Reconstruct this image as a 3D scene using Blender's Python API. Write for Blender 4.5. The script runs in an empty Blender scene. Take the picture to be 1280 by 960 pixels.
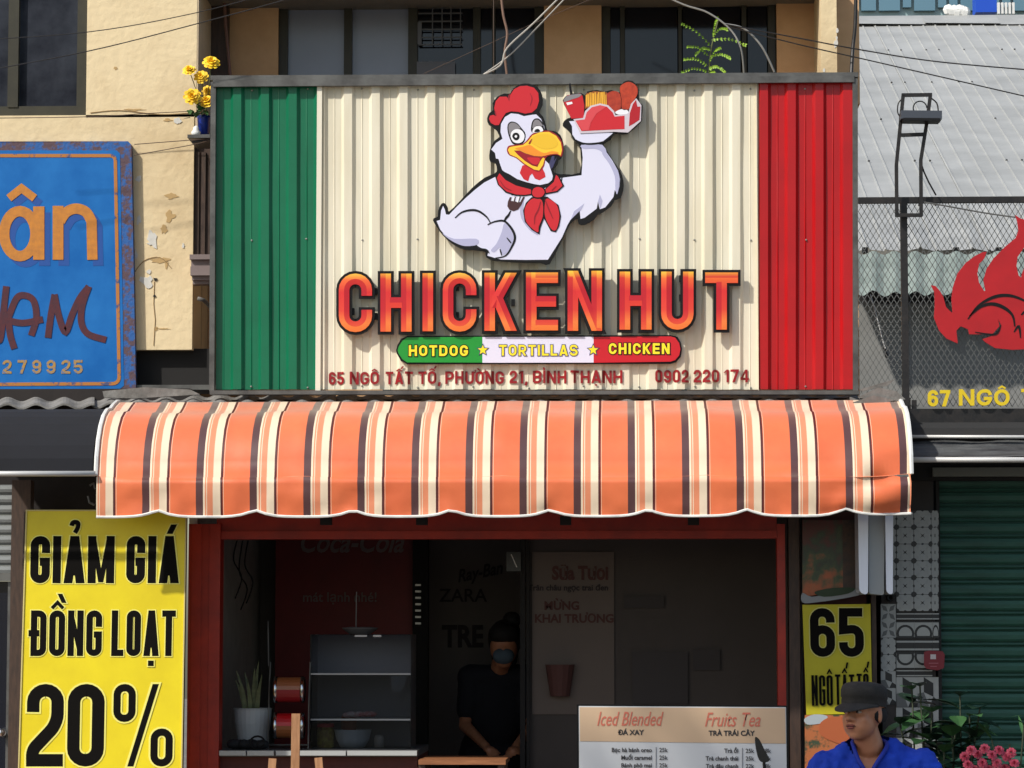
import bpy, bmesh, math, random
from mathutils import Vector, Matrix, Euler, noise
from mathutils.geometry import tessellate_polygon
random.seed(7)
C = bpy.context.scene.collection
SC = bpy.context.scene
# ---------------------------------------------------------------- camera, world, sun
CAM = Vector((0.54, -14.0, 1.5)); FPX = 3640.0
cd = bpy.data.cameras.new('camera'); cam = bpy.data.objects.new('camera', cd); C.objects.link(cam)
cd.sensor_width = 36; cd.lens = FPX/1280*36; cd.clip_end = 500; cd.clip_start = .1
CROT = Euler((math.radians(90+5.0), 0, math.radians(2.2)), 'XYZ')
cam.location = CAM; cam.rotation_euler = CROT; SC.camera = cam
RM = CROT.to_matrix()
SUNDIR = Vector((1.12, 1.0, -1.42)).normalized()      # way the light travels
el = math.asin(-SUNDIR.z); az = math.atan2(-SUNDIR.x, -SUNDIR.y)
world = bpy.data.worlds.new('World'); SC.world = world; world.use_nodes = True
wn = world.node_tree; sky = wn.nodes.new('ShaderNodeTexSky'); sky.sky_type = 'NISHITA'
sky.sun_disc = False; sky.sun_elevation = el; sky.sun_rotation = az; sky.dust_density = 2.0; sky.air_density = 1.2
bg = wn.nodes['Background']; bg.inputs[1].default_value = .125
wn.links.new(sky.outputs[0], bg.inputs[0])
sl = bpy.data.lights.new('sun', 'SUN'); sun = bpy.data.objects.new('sun', sl); C.objects.link(sun)
sl.energy = 3.9; sl.angle = math.radians(1.2); sl.color = (1, .955, .88)
sun.rotation_euler = SUNDIR.to_track_quat('-Z', 'Y').to_euler(); sun.location = (-6, -6, 12)
SC.view_settings.view_transform = 'Standard'; SC.view_settings.look = 'None'
SC.view_settings.exposure = 0.13; SC.view_settings.gamma = 1
SC.cycles.max_bounces = 6

# ---------------------------------------------------------------- helpers
def at(px, py, Y):
    """point on the plane y = Y that shows at photo pixel (px, py)"""
    d = RM @ Vector(((px-640)/FPX, (480-py)/FPX, -1))
    t = (Y-CAM.y)/d.y
    return CAM + d*t
def lin(c):
    return tuple(((v/255)/12.92 if v/255 <= .04045 else ((v/255+.055)/1.055)**2.4) for v in c)
MATS = {}
def M(name, rgb, rough=.6, metal=0, var=.0, scale=8, bump=0, bscale=60, rgb2=None, thr=None, spec=.5, coat=0, alpha=None, detail=6, stretch=None, sheen=0):
    """procedural paint: base colour, a second colour mixed by noise, fine relief"""
    if name in MATS: return MATS[name]
    m = bpy.data.materials.new(name); m.use_nodes = True; nt = m.node_tree; b = nt.nodes['Principled BSDF']
    c = lin(rgb); b.inputs['Base Color'].default_value = (*c, 1)
    b.inputs['Roughness'].default_value = rough; b.inputs['Metallic'].default_value = metal
    b.inputs['Specular IOR Level'].default_value = spec
    if coat: b.inputs['Coat Weight'].default_value = coat; b.inputs['Coat Roughness'].default_value = .15
    if sheen: b.inputs['Sheen Weight'].default_value = sheen; b.inputs['Sheen Roughness'].default_value = .45; b.inputs['Sheen Tint'].default_value = (1, .88, .74, 1)
    tc = nt.nodes.new('ShaderNodeTexCoord'); src = tc.outputs['Object']
    if stretch:
        mp = nt.nodes.new('ShaderNodeMapping'); mp.inputs['Scale'].default_value = stretch
        nt.links.new(src, mp.inputs[0]); src = mp.outputs[0]
    if var or rgb2:
        n = nt.nodes.new('ShaderNodeTexNoise'); n.inputs['Scale'].default_value = scale; n.inputs['Detail'].default_value = detail
        n.inputs['Roughness'].default_value = .62
        nt.links.new(src, n.inputs['Vector'])
        r = nt.nodes.new('ShaderNodeValToRGB'); e = r.color_ramp.elements
        c2 = lin(rgb2) if rgb2 else tuple(max(0, v*(1-var)) for v in c)
        c1 = c if rgb2 else tuple(min(1, v*(1+var*.6)) for v in c)
        t = thr or (.35, .65)
        e[0].position = t[0]; e[1].position = t[1]; e[0].color = (*c2, 1); e[1].color = (*c1, 1)
        nt.links.new(n.outputs['Fac'], r.inputs[0]); nt.links.new(r.outputs[0], b.inputs['Base Color'])
    if bump:
        n2 = nt.nodes.new('ShaderNodeTexNoise'); n2.inputs['Scale'].default_value = bscale; n2.inputs['Detail'].default_value = 4
        nt.links.new(src, n2.inputs['Vector'])
        bp = nt.nodes.new('ShaderNodeBump'); bp.inputs['Strength'].default_value = bump; bp.inputs['Distance'].default_value = .01
        nt.links.new(n2.outputs['Fac'], bp.inputs['Height']); nt.links.new(bp.outputs[0], b.inputs['Normal'])
    if alpha is not None: b.inputs['Alpha'].default_value = alpha
    MATS[name] = m; return m
def glass(name, rgb=(200, 210, 215), rough=.03, clear=.9):
    if name in MATS: return MATS[name]
    m = bpy.data.materials.new(name); m.use_nodes = True; nt = m.node_tree; nt.nodes.clear()
    o = nt.nodes.new('ShaderNodeOutputMaterial'); t = nt.nodes.new('ShaderNodeBsdfTransparent'); g = nt.nodes.new('ShaderNodeBsdfGlossy')
    mx = nt.nodes.new('ShaderNodeMixShader'); fr = nt.nodes.new('ShaderNodeFresnel'); fr.inputs[0].default_value = 1.22
    t.inputs[0].default_value = (*[v*clear for v in lin(rgb)], 1); g.inputs['Roughness'].default_value = rough
    nt.links.new(fr.outputs[0], mx.inputs[0]); nt.links.new(t.outputs[0], mx.inputs[1]); nt.links.new(g.outputs[0], mx.inputs[2])
    nt.links.new(mx.outputs[0], o.inputs[0]); MATS[name] = m; return m
def gradmat(name, stops, z0, z1, rough=.35):
    """flat print whose colour runs down the lettering"""
    m = bpy.data.materials.new(name); m.use_nodes = True; nt = m.node_tree; b = nt.nodes['Principled BSDF']
    b.inputs['Roughness'].default_value = rough
    g = nt.nodes.new('ShaderNodeNewGeometry'); s = nt.nodes.new('ShaderNodeSeparateXYZ'); mr = nt.nodes.new('ShaderNodeMapRange')
    nt.links.new(g.outputs['Position'], s.inputs[0]); nt.links.new(s.outputs[2], mr.inputs[0])
    mr.inputs[1].default_value = z0; mr.inputs[2].default_value = z1
    r = nt.nodes.new('ShaderNodeValToRGB'); e = r.color_ramp.elements
    while len(e) < len(stops): e.new(.5)
    for i, (p, c) in enumerate(stops): e[i].position = p; e[i].color = (*lin(c), 1)
    nt.links.new(mr.outputs[0], r.inputs[0]); nt.links.new(r.outputs[0], b.inputs['Base Color'])
    MATS[name] = m; return m

WLOC = {}
def tag(o, label=None, cat=None, group=None, kind=None):
    if label: o['label'] = label
    if cat: o['category'] = cat
    if group: o['group'] = group
    if kind: o['kind'] = kind
    return o
def thing(name, label, cat, loc, group=None):
    o = bpy.data.objects.new(name, None); o.empty_display_size = .1; C.objects.link(o)
    o.location = loc; WLOC[o.name] = Vector(loc); return tag(o, label, cat, group)
class MB:
    def __init__(s): s.v = []; s.f = []; s.m = []
    def face(s, pts, m=0):
        n = len(s.v); s.v += [Vector(p) for p in pts]; s.f.append(tuple(range(n, n+len(pts)))); s.m.append(m)
    def add(s, vs, fs, m=0):
        n = len(s.v); s.v += [Vector(p) for p in vs]
        for f in fs: s.f.append(tuple(n+i for i in f)); s.m.append(m)
    def box(s, a, b, m=0):
        x0, y0, z0 = a; x1, y1, z1 = b
        if x0 > x1: x0, x1 = x1, x0
        if y0 > y1: y0, y1 = y1, y0
        if z0 > z1: z0, z1 = z1, z0
        vs = [(x0,y0,z0),(x1,y0,z0),(x1,y1,z0),(x0,y1,z0),(x0,y0,z1),(x1,y0,z1),(x1,y1,z1),(x0,y1,z1)]
        s.add(vs, [(0,3,2,1),(4,5,6,7),(0,1,5,4),(1,2,6,5),(2,3,7,6),(3,0,4,7)], m)
    def pbox(s, x0, y0, x1, y1, Y, d, m=0):
        """box with its front on plane Y, drawn between two photo points, d deep"""
        a = at(x0, y0, Y); b = at(x1, y1, Y)
        s.box((a.x, Y, a.z), (b.x, Y+d, b.z), m)
    def bar(s, p, q, w, d=None, m=0, up=None):
        p = Vector(p); q = Vector(q); d = d or w; t = (q-p).normalized()
        u = Vector((0, 1, 0)) if abs(t.y) < .9 else Vector((0, 0, 1))
        a = t.cross(u).normalized()*w/2; b = a.cross(t).normalized()*d/2
        vs = [p-a-b, p+a-b, p+a+b, p-a+b, q-a-b, q+a-b, q+a+b, q-a+b]
        s.add(vs, [(0,3,2,1),(4,5,6,7),(0,1,5,4),(1,2,6,5),(2,3,7,6),(3,0,4,7)], m)
    def tube(s, pts, r, n=8, m=0, cap=True):
        pts = [Vector(p) for p in pts]; N = len(pts); rs = r if isinstance(r, (list, tuple)) else [r]*N
        base = len(s.v); ref = None
        for i, p in enumerate(pts):
            t = (pts[min(i+1, N-1)]-pts[max(i-1, 0)]).normalized()
            if ref is None: ref = t.orthogonal().normalized()
            ref = (ref-t*ref.dot(t)).normalized(); b = t.cross(ref)
            for k in range(n):
                a = 2*math.pi*k/n; s.v.append(p+(ref*math.cos(a)+b*math.sin(a))*rs[i])
        for i in range(N-1):
            for k in range(n):
                s.f.append((base+i*n+k, base+i*n+(k+1) % n, base+(i+1)*n+(k+1) % n, base+(i+1)*n+k)); s.m.append(m)
        if cap:
            s.f.append(tuple(base+k for k in reversed(range(n)))); s.m.append(m)
            s.f.append(tuple(base+(N-1)*n+k for k in range(n))); s.m.append(m)
    def lathe(s, c, prof, n=20, m=0, axis='z', arc=1.0):
        c = Vector(c); base = len(s.v)
        for (r, h) in prof:
            for k in range(n):
                a = 2*math.pi*k/n
                if axis == 'z': s.v.append(c+Vector((r*math.cos(a), r*math.sin(a), h)))
                elif axis == 'x': s.v.append(c+Vector((h, r*math.cos(a), r*math.sin(a))))
                else: s.v.append(c+Vector((r*math.cos(a), h, r*math.sin(a))))
        for i in range(len(prof)-1):
            for k in range(n):
                s.f.append((base+i*n+k, base+i*n+(k+1) % n, base+(i+1)*n+(k+1) % n, base+(i+1)*n+k)); s.m.append(m)
    def ball(s, c, r, m=0, n=10, rot=None):
        c = Vector(c); r = Vector(r) if not isinstance(r, (int, float)) else Vector((r, r, r)); base = len(s.v); h = n//2+1
        for i in range(h+1):
            th = math.pi*i/h
            for k in range(n):
                a = 2*math.pi*k/n; p = Vector((math.sin(th)*math.cos(a)*r.x, math.sin(th)*math.sin(a)*r.y, math.cos(th)*r.z))
                if rot: p = rot @ p
                s.v.append(c+p)
        for i in range(h):
            for k in range(n):
                s.f.append((base+i*n+k, base+(i+1)*n+k, base+(i+1)*n+(k+1) % n, base+i*n+(k+1) % n)); s.m.append(m)
    def prism(s, pts, Y0, Y1, m=0, ms=None):
        """photo-pixel outline cut from a plate: front on plane Y0, back on Y1"""
        ms = m if ms is None else ms
        w = [at(x, y, Y0) for x, y in pts]
        tri = tessellate_polygon([[Vector((p.x, p.z, 0)) for p in w]])
        s.add([(p.x, Y0, p.z) for p in w], tri, m)
        n = len(w)
        for i in range(n):
            a = w[i]; b = w[(i+1) % n]
            s.face([(a.x, Y0, a.z), (b.x, Y0, b.z), (b.x, Y1, b.z), (a.x, Y1, a.z)], ms)
    def ribbon(s, pts, w, Y0, Y1, closed=False, mm=(0, 0, 0), ext=0, ridge=0, wf=None):
        """stroke of width w (photo px) along pts; materials: left half, right half, sides"""
        P = [Vector((x, y)) for x, y in pts]
        P = [p for i, p in enumerate(P) if i == 0 or (p-P[i-1]).length > 1e-4]
        N = len(P)
        if N < 2: return
        if ext and not closed:
            P[0] = P[0]+(P[0]-P[1]).normalized()*ext; P[-1] = P[-1]+(P[-1]-P[-2]).normalized()*ext
        L, R = [], []
        for i in range(N):
            a = P[i-1] if (i > 0 or closed) else None; b = P[(i+1) % N] if (i < N-1 or closed) else None
            d1 = (P[i]-a).normalized() if a is not None else None; d2 = (b-P[i]).normalized() if b is not None else None
            if d1 is None: d1 = d2
            if d2 is None: d2 = d1
            n1 = Vector((-d1.y, d1.x)); n2 = Vector((-d2.y, d2.x)); n = n1+n2
            if n.length < 1e-5: n = n1
            n.normalize(); k = min(1/max(n.dot(n1), .3), 2.2)
            ww = w*(wf(i/(N-1)) if wf else 1)
            L.append(P[i]+n*k*ww/2); R.append(P[i]-n*k*ww/2)
        g = lambda q, Y: (lambda p: (p.x, Y, p.z))(at(q.x, q.y, Y0))
        rng = range(N if closed else N-1)
        for i in rng:
            j = (i+1) % N
            s.face([g(L[i], Y0), g(L[j], Y0), g(P[j], Y0-ridge), g(P[i], Y0-ridge)], mm[0])
            s.face([g(P[i], Y0-ridge), g(P[j], Y0-ridge), g(R[j], Y0), g(R[i], Y0)], mm[1])
            if Y1 is not None:
                s.face([g(L[i], Y0), g(L[j], Y0), g(L[j], Y1), g(L[i], Y1)], mm[2])
                s.face([g(R[i], Y0), g(R[j], Y0), g(R[j], Y1), g(R[i], Y1)], mm[2])
        if not closed and Y1 is not None:
            for i in (0, N-1): s.face([g(L[i], Y0), g(R[i], Y0), g(R[i], Y1), g(L[i], Y1)], mm[2])
    def build(s, name, mats, parent=None, smooth=False, kind=None, base=None):
        lo = Vector((min(v.x for v in s.v), min(v.y for v in s.v), min(v.z for v in s.v)))
        hi = Vector((max(v.x for v in s.v), max(v.y for v in s.v), max(v.z for v in s.v)))
        o0 = base or Vector(((lo.x+hi.x)/2, (lo.y+hi.y)/2, lo.z))
        me = bpy.data.meshes.new(name); me.from_pydata([v-o0 for v in s.v], [], s.f)
        if not isinstance(mats, (list, tuple)): mats = [mats]
        for m in mats: me.materials.append(m)
        me.polygons.foreach_set('material_index', s.m)
        if smooth: me.polygons.foreach_set('use_smooth', [True]*len(s.f))
        me.update()
        o = bpy.data.objects.new(name, me); C.objects.link(o); WLOC[o.name] = o0
        place(o, o0, parent)
        if kind: o['kind'] = kind
        return o
def place(o, w, parent=None):
    if parent is not None:
        o.parent = parent; o.location = Vector(w)-WLOC[parent.name]
    else: o.location = w
    WLOC[o.name] = Vector(w)
def copy_tree(src, loc=None, parent=None, rz=None):
    c = src.copy(); C.objects.link(c)
    if loc is not None: c.location = loc
    if rz is not None: c.rotation_euler.z = rz
    if parent is not None: c.parent = parent
    for ch in src.children:
        copy_tree(ch, None, c)
    return c
def catmull(pts, n=3, closed=True):
    P = [Vector(p) for p in pts]; N = len(P); out = []
    for i in range(N if closed else N-1):
        p0 = P[(i-1) % N] if closed or i > 0 else P[0]; p1 = P[i]; p2 = P[(i+1) % N]
        p3 = P[(i+2) % N] if closed or i+2 < N else P[-1]
        for k in range(n):
            t = k/n
            out.append(.5*((2*p1)+(p2-p0)*t+(2*p0-5*p1+4*p2-p3)*t*t+(3*p1-p0-3*p2+p3)*t**3))
    if not closed: out.append(P[-1])
    return [tuple(p) for p in out]
def fillet(pts, closed=False, n=5):
    """corners given as (x, y, radius)"""
    out = []; N = len(pts)
    for i, q in enumerate(pts):
        p = Vector(q[:2]); r = q[2] if len(q) > 2 else 0
        if r <= 0 or (not closed and i in (0, N-1)): out.append(tuple(p)); continue
        a = Vector(pts[i-1][:2]); b = Vector(pts[(i+1) % N][:2])
        da = (a-p); db = (b-p); r1 = min(r, da.length*.5 if (len(pts[i-1]) > 2 and pts[i-1][2] > 0) else da.length, db.length*.5 if (len(pts[(i+1) % N]) > 2 and pts[(i+1) % N][2] > 0) else db.length)
        A = p+da.normalized()*r1; B = p+db.normalized()*r1
        for k in range(n+1):
            t = k/n; c = .55
            # cubic fillet
            P1 = A.lerp(p, c); P2 = B.lerp(p, c)
            q3 = A*(1-t)**3+P1*3*t*(1-t)**2+P2*3*t*t*(1-t)+B*t**3
            out.append(tuple(q3))
    return out

# ---------------------------------------------------------------- stroke lettering (built, no font file)
MARKS = {'Ả': 'A?', 'Á': "A'", 'Ồ': 'O^`', 'Ạ': 'A.', 'Ô': 'O^', 'Ấ': "A^'", 'Ố': "O^'", 'Ư': 'U+', 'Ờ': 'O+`', 'Ì': 'I`', 'À': 'A`', 'Â': 'A^'}
def glyph(c, W, H, s):
    h = s/2; l = h; r = W-h; b = h; t = H-h; m = H*.5; R = min((W-s)/2, (H-s)/2)*.98; hw = min(s*1.08, W*.42); P = []
    p = lambda *q, **k: P.append(('p', fillet(q, k.get('c', False)), k.get('c', False)))
    d = lambda x0, y0, x1, y1, w=hw: P.append(('d', x0, y0, x1, y1, w))
    if c in 'O0': p((l, b, R), (l, t, R), (r, t, R), (r, b, R), c=True)
    elif c == 'C': p((r, H*.62), (r, t, R), (l, t, R), (l, b, R), (r, b, R), (r, H*.38))
    elif c == 'G': p((r, H*.64), (r, t, R), (l, t, R), (l, b, R), (r, b, R), (r, H*.54)); p((W, H*.54-h), (W*.48, H*.54-h))
    elif c in 'DĐ':
        p((l, b), (l, t), (r, t, R), (r, b, R), c=True)
        if c == 'Đ': p((-s*.35, m), (W*.55, m))
    elif c == 'B': p((l, b), (l, t), (r, t, R*.8), (r, m, R*.8), (l, m)); p((l, m), (r, m, R*.8), (r, b, R*.8), (l, b))
    elif c in 'PR':
        p((l, 0), (l, H)); p((l, t), (r, t, R), (r, H*.42, R), (l, H*.42))
        if c == 'R': d(W*.5, H*.42, W-hw/2, 0)
    elif c == 'S': p((r, H*.70), (r, t, R), (l, t, R), (l, m, R*.8), (r, m, R*.8), (r, b, R), (l, b, R), (l, H*.3))
    elif c == 'U': p((l, H), (l, b, R), (r, b, R), (r, H))
    elif c == 'E': p((l, 0), (l, H)); p((s*.9, b), (W, b)); p((s*.9, m), (W*.94, m)); p((s*.9, t), (W, t))
    elif c == 'L': p((l, 0), (l, H)); p((s*.9, b), (W, b))
    elif c == 'T': p((0, t), (W, t)); p((W/2, 0), (W/2, H-s*.9))
    elif c == 'I': p((W/2, 0), (W/2, H))
    elif c == 'H': p((l, 0), (l, H)); p((r, 0), (r, H)); p((s*.9, m), (W-s*.9, m))
    elif c == 'K': p((l, 0), (l, H)); d(s*.75, H*.40, W-hw/2, H); d(s*1.15, H*.60, W-hw/2, 0)
    elif c == 'N': hn = min(hw, max(s*.55, W*.3)); p((l, 0), (l, H)); p((r, 0), (r, H)); d(hn/2, H, W-hn/2, 0, hn)
    elif c == 'M': p((l, 0), (l, H)); p((r, 0), (r, H)); hm = min(hw*.9, W*.19); d(hm/2+s*.3, H, W/2, H*.02, hm); d(W-hm/2-s*.3, H, W/2, H*.02, hm)
    elif c == 'A': d(hw/2, 0, W/2, H); d(W-hw/2, 0, W/2, H); p((W*.25, H*.25), (W*.75, H*.25))
    elif c == 'V': d(hw/2, H, W/2, 0); d(W-hw/2, H, W/2, 0)
    elif c == 'X': d(hw/2, H, W-hw/2, 0); d(W-hw/2, H, hw/2, 0)
    elif c == 'Y': d(hw/2, H, W/2, m*.8); d(W-hw/2, H, W/2, m*.8); p((W/2, 0), (W/2, m))
    elif c == 'Z': p((0, t), (W, t)); p((0, b), (W, b)); d(W-hw/2, H-s*.5, hw/2, s*.5)
    elif c == '1': p((r, 0), (r, H)); d(hw*.3, H*.74, W-s*.8, H*.97, hw*.7)
    elif c == '2': p((l, H*.66), (l, t, R), (r, t, R), (r, H*.52, R*.8), (l, H*.2, R*.4), (l, b)); p((0, b*.995), (W, b*.995))
    elif c == '4': p((W*.72, 0), (W*.72, H)); p((0, H*.26), (W, H*.26)); d(hw*.5, H*.3, W*.66, H*.97, hw*.8)
    elif c == '5': p((W*.96, t), (l*1.1, t), (l, H*.55), (r, H*.58, R), (r, b, R), (l, b, R), (l, H*.3))
    elif c == '6': p((l, b, R), (l, H*.56, R), (r, H*.56, R), (r, b, R), c=True); p((r, H*.70), (r, t, R), (l, t, R), (l, H*.3))
    elif c == '9': p((l, t, R), (l, H*.44, R), (r, H*.44, R), (r, t, R), c=True); p((l, H*.30), (l, b, R), (r, b, R), (r, H*.7))
    elif c == '7': p((0, t), (W, t)); d(W-hw*.55, H-s*.6, W*.38, 0)
    elif c == '3': p((l, H*.7), (l, t, R), (r, t, R), (r, m, R*.7), (W*.4, m)); p((W*.4, m), (r, m, R*.7), (r, b, R), (l, b, R), (l, H*.3))
    elif c == '%':
        w = W*.37; hh = H*.46; a = s*.58; R2 = (w-a)/2*.96
        for ox, oy in ((0, H-hh), (W-w, 0)):
            P.append(('p', fillet([(ox+a/2, oy+a/2, R2), (ox+a/2, oy+hh-a/2, R2), (ox+w-a/2, oy+hh-a/2, R2), (ox+w-a/2, oy+a/2, R2)], True), True, a))
        d(W*.30, 0, W*.70, H, a*.85)
    elif c == ',': d(W*.3, -s*.8, W*.6, s*.9, s)
    elif c == '-': p((0, m), (W, m))
    return P
def marks(c, W, H, s):
    out = []; y = H*1.045; cx = W/2; q = min(W, H*.6)
    for k in c:
        if k == '^': out.append(('p', [(cx-q*.36, y), (cx, y+H*.13), (cx+q*.36, y)], False, s*.55)); top = True
        elif k == "'": yy = y+(H*.15 if '^' in c else 0); xx = cx+(q*.30 if '^' in c else 0); out.append(('d', xx, yy, xx+q*.22, yy+H*.2, s*.75))
        elif k == '`': yy = y+(H*.12 if '^' in c else 0); xx = cx+(q*.42 if '^' in c else 0); out.append(('d', xx, yy, xx-q*.28, yy+H*.2, s*.75))
        elif k == '?': out.append(('p', fillet([(cx-q*.16, y+H*.17), (cx-q*.12, y+H*.25, q*.1), (cx+q*.16, y+H*.25, q*.12), (cx+q*.14, y+H*.13, q*.1), (cx, y+H*.02)]), False, s*.55))
        elif k == '.': out.append(('p', [(cx, -H*.10), (cx, -H*.22)], False, s*.9))
        elif k == '+': out.append(('p', [(W-s*.3, H*.86), (W+s*.55, H*.92), (W+s*.6, H*1.12)], False, s*.5))
    return out
def layout(text, x0, x1, s, gap):
    ks = []
    for ch in text:
        b = MARKS.get(ch, ch)[0]
        ks.append({'I': (0, s), ' ': (.5, 0), 'M': (1.36, 0), '%': (1.65, 0), ',': (0, s*1.2), '1': (.62, 0), 'W': (1.5, 0), 'A': (1.08, 0), 'T': (.95, 0), 'L': (.85, 0), 'E': (.9, 0)}.get(b, (1, 0)))
    tot = sum(k[0] for k in ks); fix = sum(k[1] for k in ks)+gap*(len(text)-1)
    u = (x1-x0-fix)/max(tot, .01); x = x0; res = []
    for ch, k in zip(text, ks):
        w = k[0]*u+k[1]; res.append((ch, x, w)); x += w+gap
    return res
def draw_glyph(mb, ch, x, w, yb, H, s, Y0, Y1, mm=(0, 0, 0), grow=0, ridge=0, slant=0, warp=None):
    """yb: photo row of the baseline, H letter height, all photo px"""
    full = MARKS.get(ch, ch); prims = glyph(full[0], w, H, s)+marks(full[1:], w, H, s)
    W = warp or (lambda a, b: (a, b))
    f = lambda a, b: W(x+a+slant*b, yb-b)
    for i, p in enumerate(prims):
        dy = -.00025*i
        if p[0] == 'p':
            sw = p[3] if len(p) > 3 else s
            mb.ribbon([f(a, b) for a, b in p[1]], sw+2*grow, Y0+dy, Y1, p[2], mm, grow, ridge)
        else:
            _, a0, b0, a1, b1, hw = p
            L = math.hypot(a1-a0, b1-b0); ex = (a1-a0)/L*grow; ey = (b1-b0)/L*grow
            if abs(b1-b0) > 1e-3: ex = (a1-a0)/abs(b1-b0)*grow; ey = math.copysign(grow, b1-b0)
            q = hw/2+grow*1.25; A0, B0, A1, B1 = a0-ex, b0-ey, a1+ex, b1+ey
            c = [f(A0-q, B0), f(A0+q, B0), f(A1+q, B1), f(A1-q, B1)]; m0 = f(A0, B0); m1 = f(A1, B1)
            g = lambda pt, Y: (lambda v: (v.x, Y, v.z))(at(pt[0], pt[1], Y0))
            mb.face([g(c[0], Y0+dy), g(m0, Y0+dy-ridge), g(m1, Y0+dy-ridge), g(c[3], Y0+dy)], mm[0])
            mb.face([g(m0, Y0+dy-ridge), g(c[1], Y0+dy), g(c[2], Y0+dy), g(m1, Y0+dy-ridge)], mm[1])
            for u in range(4):
                v = (u+1) % 4; mb.face([g(c[u], Y0+dy), g(c[v], Y0+dy), g(c[v], Y1), g(c[u], Y1)], mm[2])
def rib_depth(px):
    t = ((px-297.2)/34.62+.5) % 1-.5; x = t*34.62
    if -5.2 <= x <= 4.8: return 1.0
    if -9 < x < -5.2: return (x+9)/3.8
    if 4.8 < x < 8.6: return (8.6-x)/3.8
    return 0.0
def drape(o, Y0, rib):
    """lay thin lettering onto the ribbed sheet"""
    bm = bmesh.new(); bm.from_mesh(o.data); w = WLOC[o.name]
    bmesh.ops.subdivide_edges(bm, edges=bm.edges[:], cuts=5, use_grid_fill=True)
    X0 = at(297.2, 470, 0).x; k_ = (at(697.2, 470, 0).x-X0)/400
    for v in bm.verts:
        px = 297.2+(v.co.x+w.x-X0)/k_
        v.co.y += -rib_depth(px)*rib
    bm.to_mesh(o.data); bm.free()
def write(parent, text, x0, x1, yb, H, s, gap, Y0, Y1, mat, halo=None, hg=0, name='letter', one=False, warp=None, slant=0, dh=-.0012):
    mats = [mat]+([halo] if halo else [])
    big = MB()
    for ch, x, w in layout(text, x0, x1, s, gap):
        if ch == ' ': continue
        mb = big if one else MB()
        if halo: draw_glyph(mb, ch, x, w, yb, H, s, Y0+dh+.002, Y1, (1, 1, 1), hg, 0, slant, warp)
        draw_glyph(mb, ch, x, w, yb, H, s, Y0, Y1, (0, 0, 0), 0, 0, slant, warp)
        if not one: mb.build(name, mats, parent)
    if one: return big.build(name, mats, parent)
def fonttext(parent, body, px, py, Y, size, mat, bold=0, sx=1, align='LEFT', shear=0, name='lettering', ext=0, rotz=0):
    cu = bpy.data.curves.new(name, 'FONT'); cu.body = body; cu.size = size; cu.offset = bold; cu.align_x = align; cu.shear = shear; cu.extrude = ext
    cu.resolution_u = 3; cu.materials.append(mat)
    tmp = bpy.data.objects.new('tmp_text', cu); C.objects.link(tmp)
    me = bpy.data.meshes.new_from_object(tmp.evaluated_get(bpy.context.evaluated_depsgraph_get())); bpy.data.objects.remove(tmp); me.name = name
    if not me.materials: me.materials.append(mat)
    o = bpy.data.objects.new(name, me); C.objects.link(o); o.rotation_euler = (math.pi/2, rotz, 0); o.scale = (sx, 1, 1)
    place(o, at(px, py, Y), parent); return o

# ---------------------------------------------------------------- materials
m_cream = M('cream_sheet', (226, 219, 197), .5, var=.06, scale=3, rgb2=(210, 201, 174), thr=(.3, .6), stretch=(3, 3, .35), detail=10)
m_green = M('green_sheet', (0, 104, 70), .38, var=.1, scale=4)
m_red = M('red_sheet', (172, 4, 12), .38, var=.1, scale=4)
m_zinc = M('galvanised_frame', (108, 108, 105), .5, .5, rgb2=(78, 77, 75), scale=9, thr=(.35, .65))
m_black = M('black_print', (12, 11, 12), .5, spec=.3)
m_steel = M('black_steel', (24, 24, 25), .5, .2, rgb2=(42, 38, 36), scale=30)
m_plaster = M('yellow_plaster', (224, 204, 164), .88, rgb2=(196, 172, 132), scale=1.6, thr=(.28, .56), bump=.35, bscale=28, detail=10)
m_plaster2 = M('ochre_plaster', (220, 180, 136), .85, rgb2=(200, 158, 116), scale=3, bump=.15, bscale=30)
m_patch = M('bare_undercoat', (208, 206, 198), .9, var=.1, scale=30)
m_patch2 = M('plaster_flake_edge', (182, 152, 104), .9)
m_winframe = M('olive_window_frame', (46, 44, 30), .5, var=.25, scale=10)
m_paneblue = M('frosted_pane', (136, 144, 160), .22, var=.05, scale=3, spec=.5)
m_panedark = M('dark_pane', (14, 16, 24), .08, spec=.5, rgb2=(24, 26, 34), scale=3)
m_wood = M('brown_wood', (74, 54, 42), .6, rgb2=(52, 38, 30), scale=12, stretch=(6, 6, 1))
m_sill = M('mauve_sill', (126, 112, 110), .7, var=.1)
m_conc = M('concrete', (120, 118, 112), .9, var=.15, scale=5, bump=.3)
m_roof = M('grey_roof_sheet', (168, 169, 166), .55, .1, rgb2=(150, 151, 148), scale=3, thr=(.3, .65))
m_fibro = M('fibre_cement', (128, 126, 122), .9, rgb2=(92, 90, 86), scale=14, bump=.3, bscale=50)
m_teal = M('pale_green_sheet', (138, 150, 145), .8, rgb2=(112, 124, 119), scale=8)
m_dark = M('dark_parts_and_gap', (30, 28, 28), .8, var=.2)  # dark colour of posts and cables, also the shade painted into the gap
m_whitem = M('white_trim', (222, 222, 218), .5, var=.05, scale=20)
m_redframe = M('red_enamel', (176, 40, 16), .45, rgb2=(146, 30, 14), scale=8)

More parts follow.
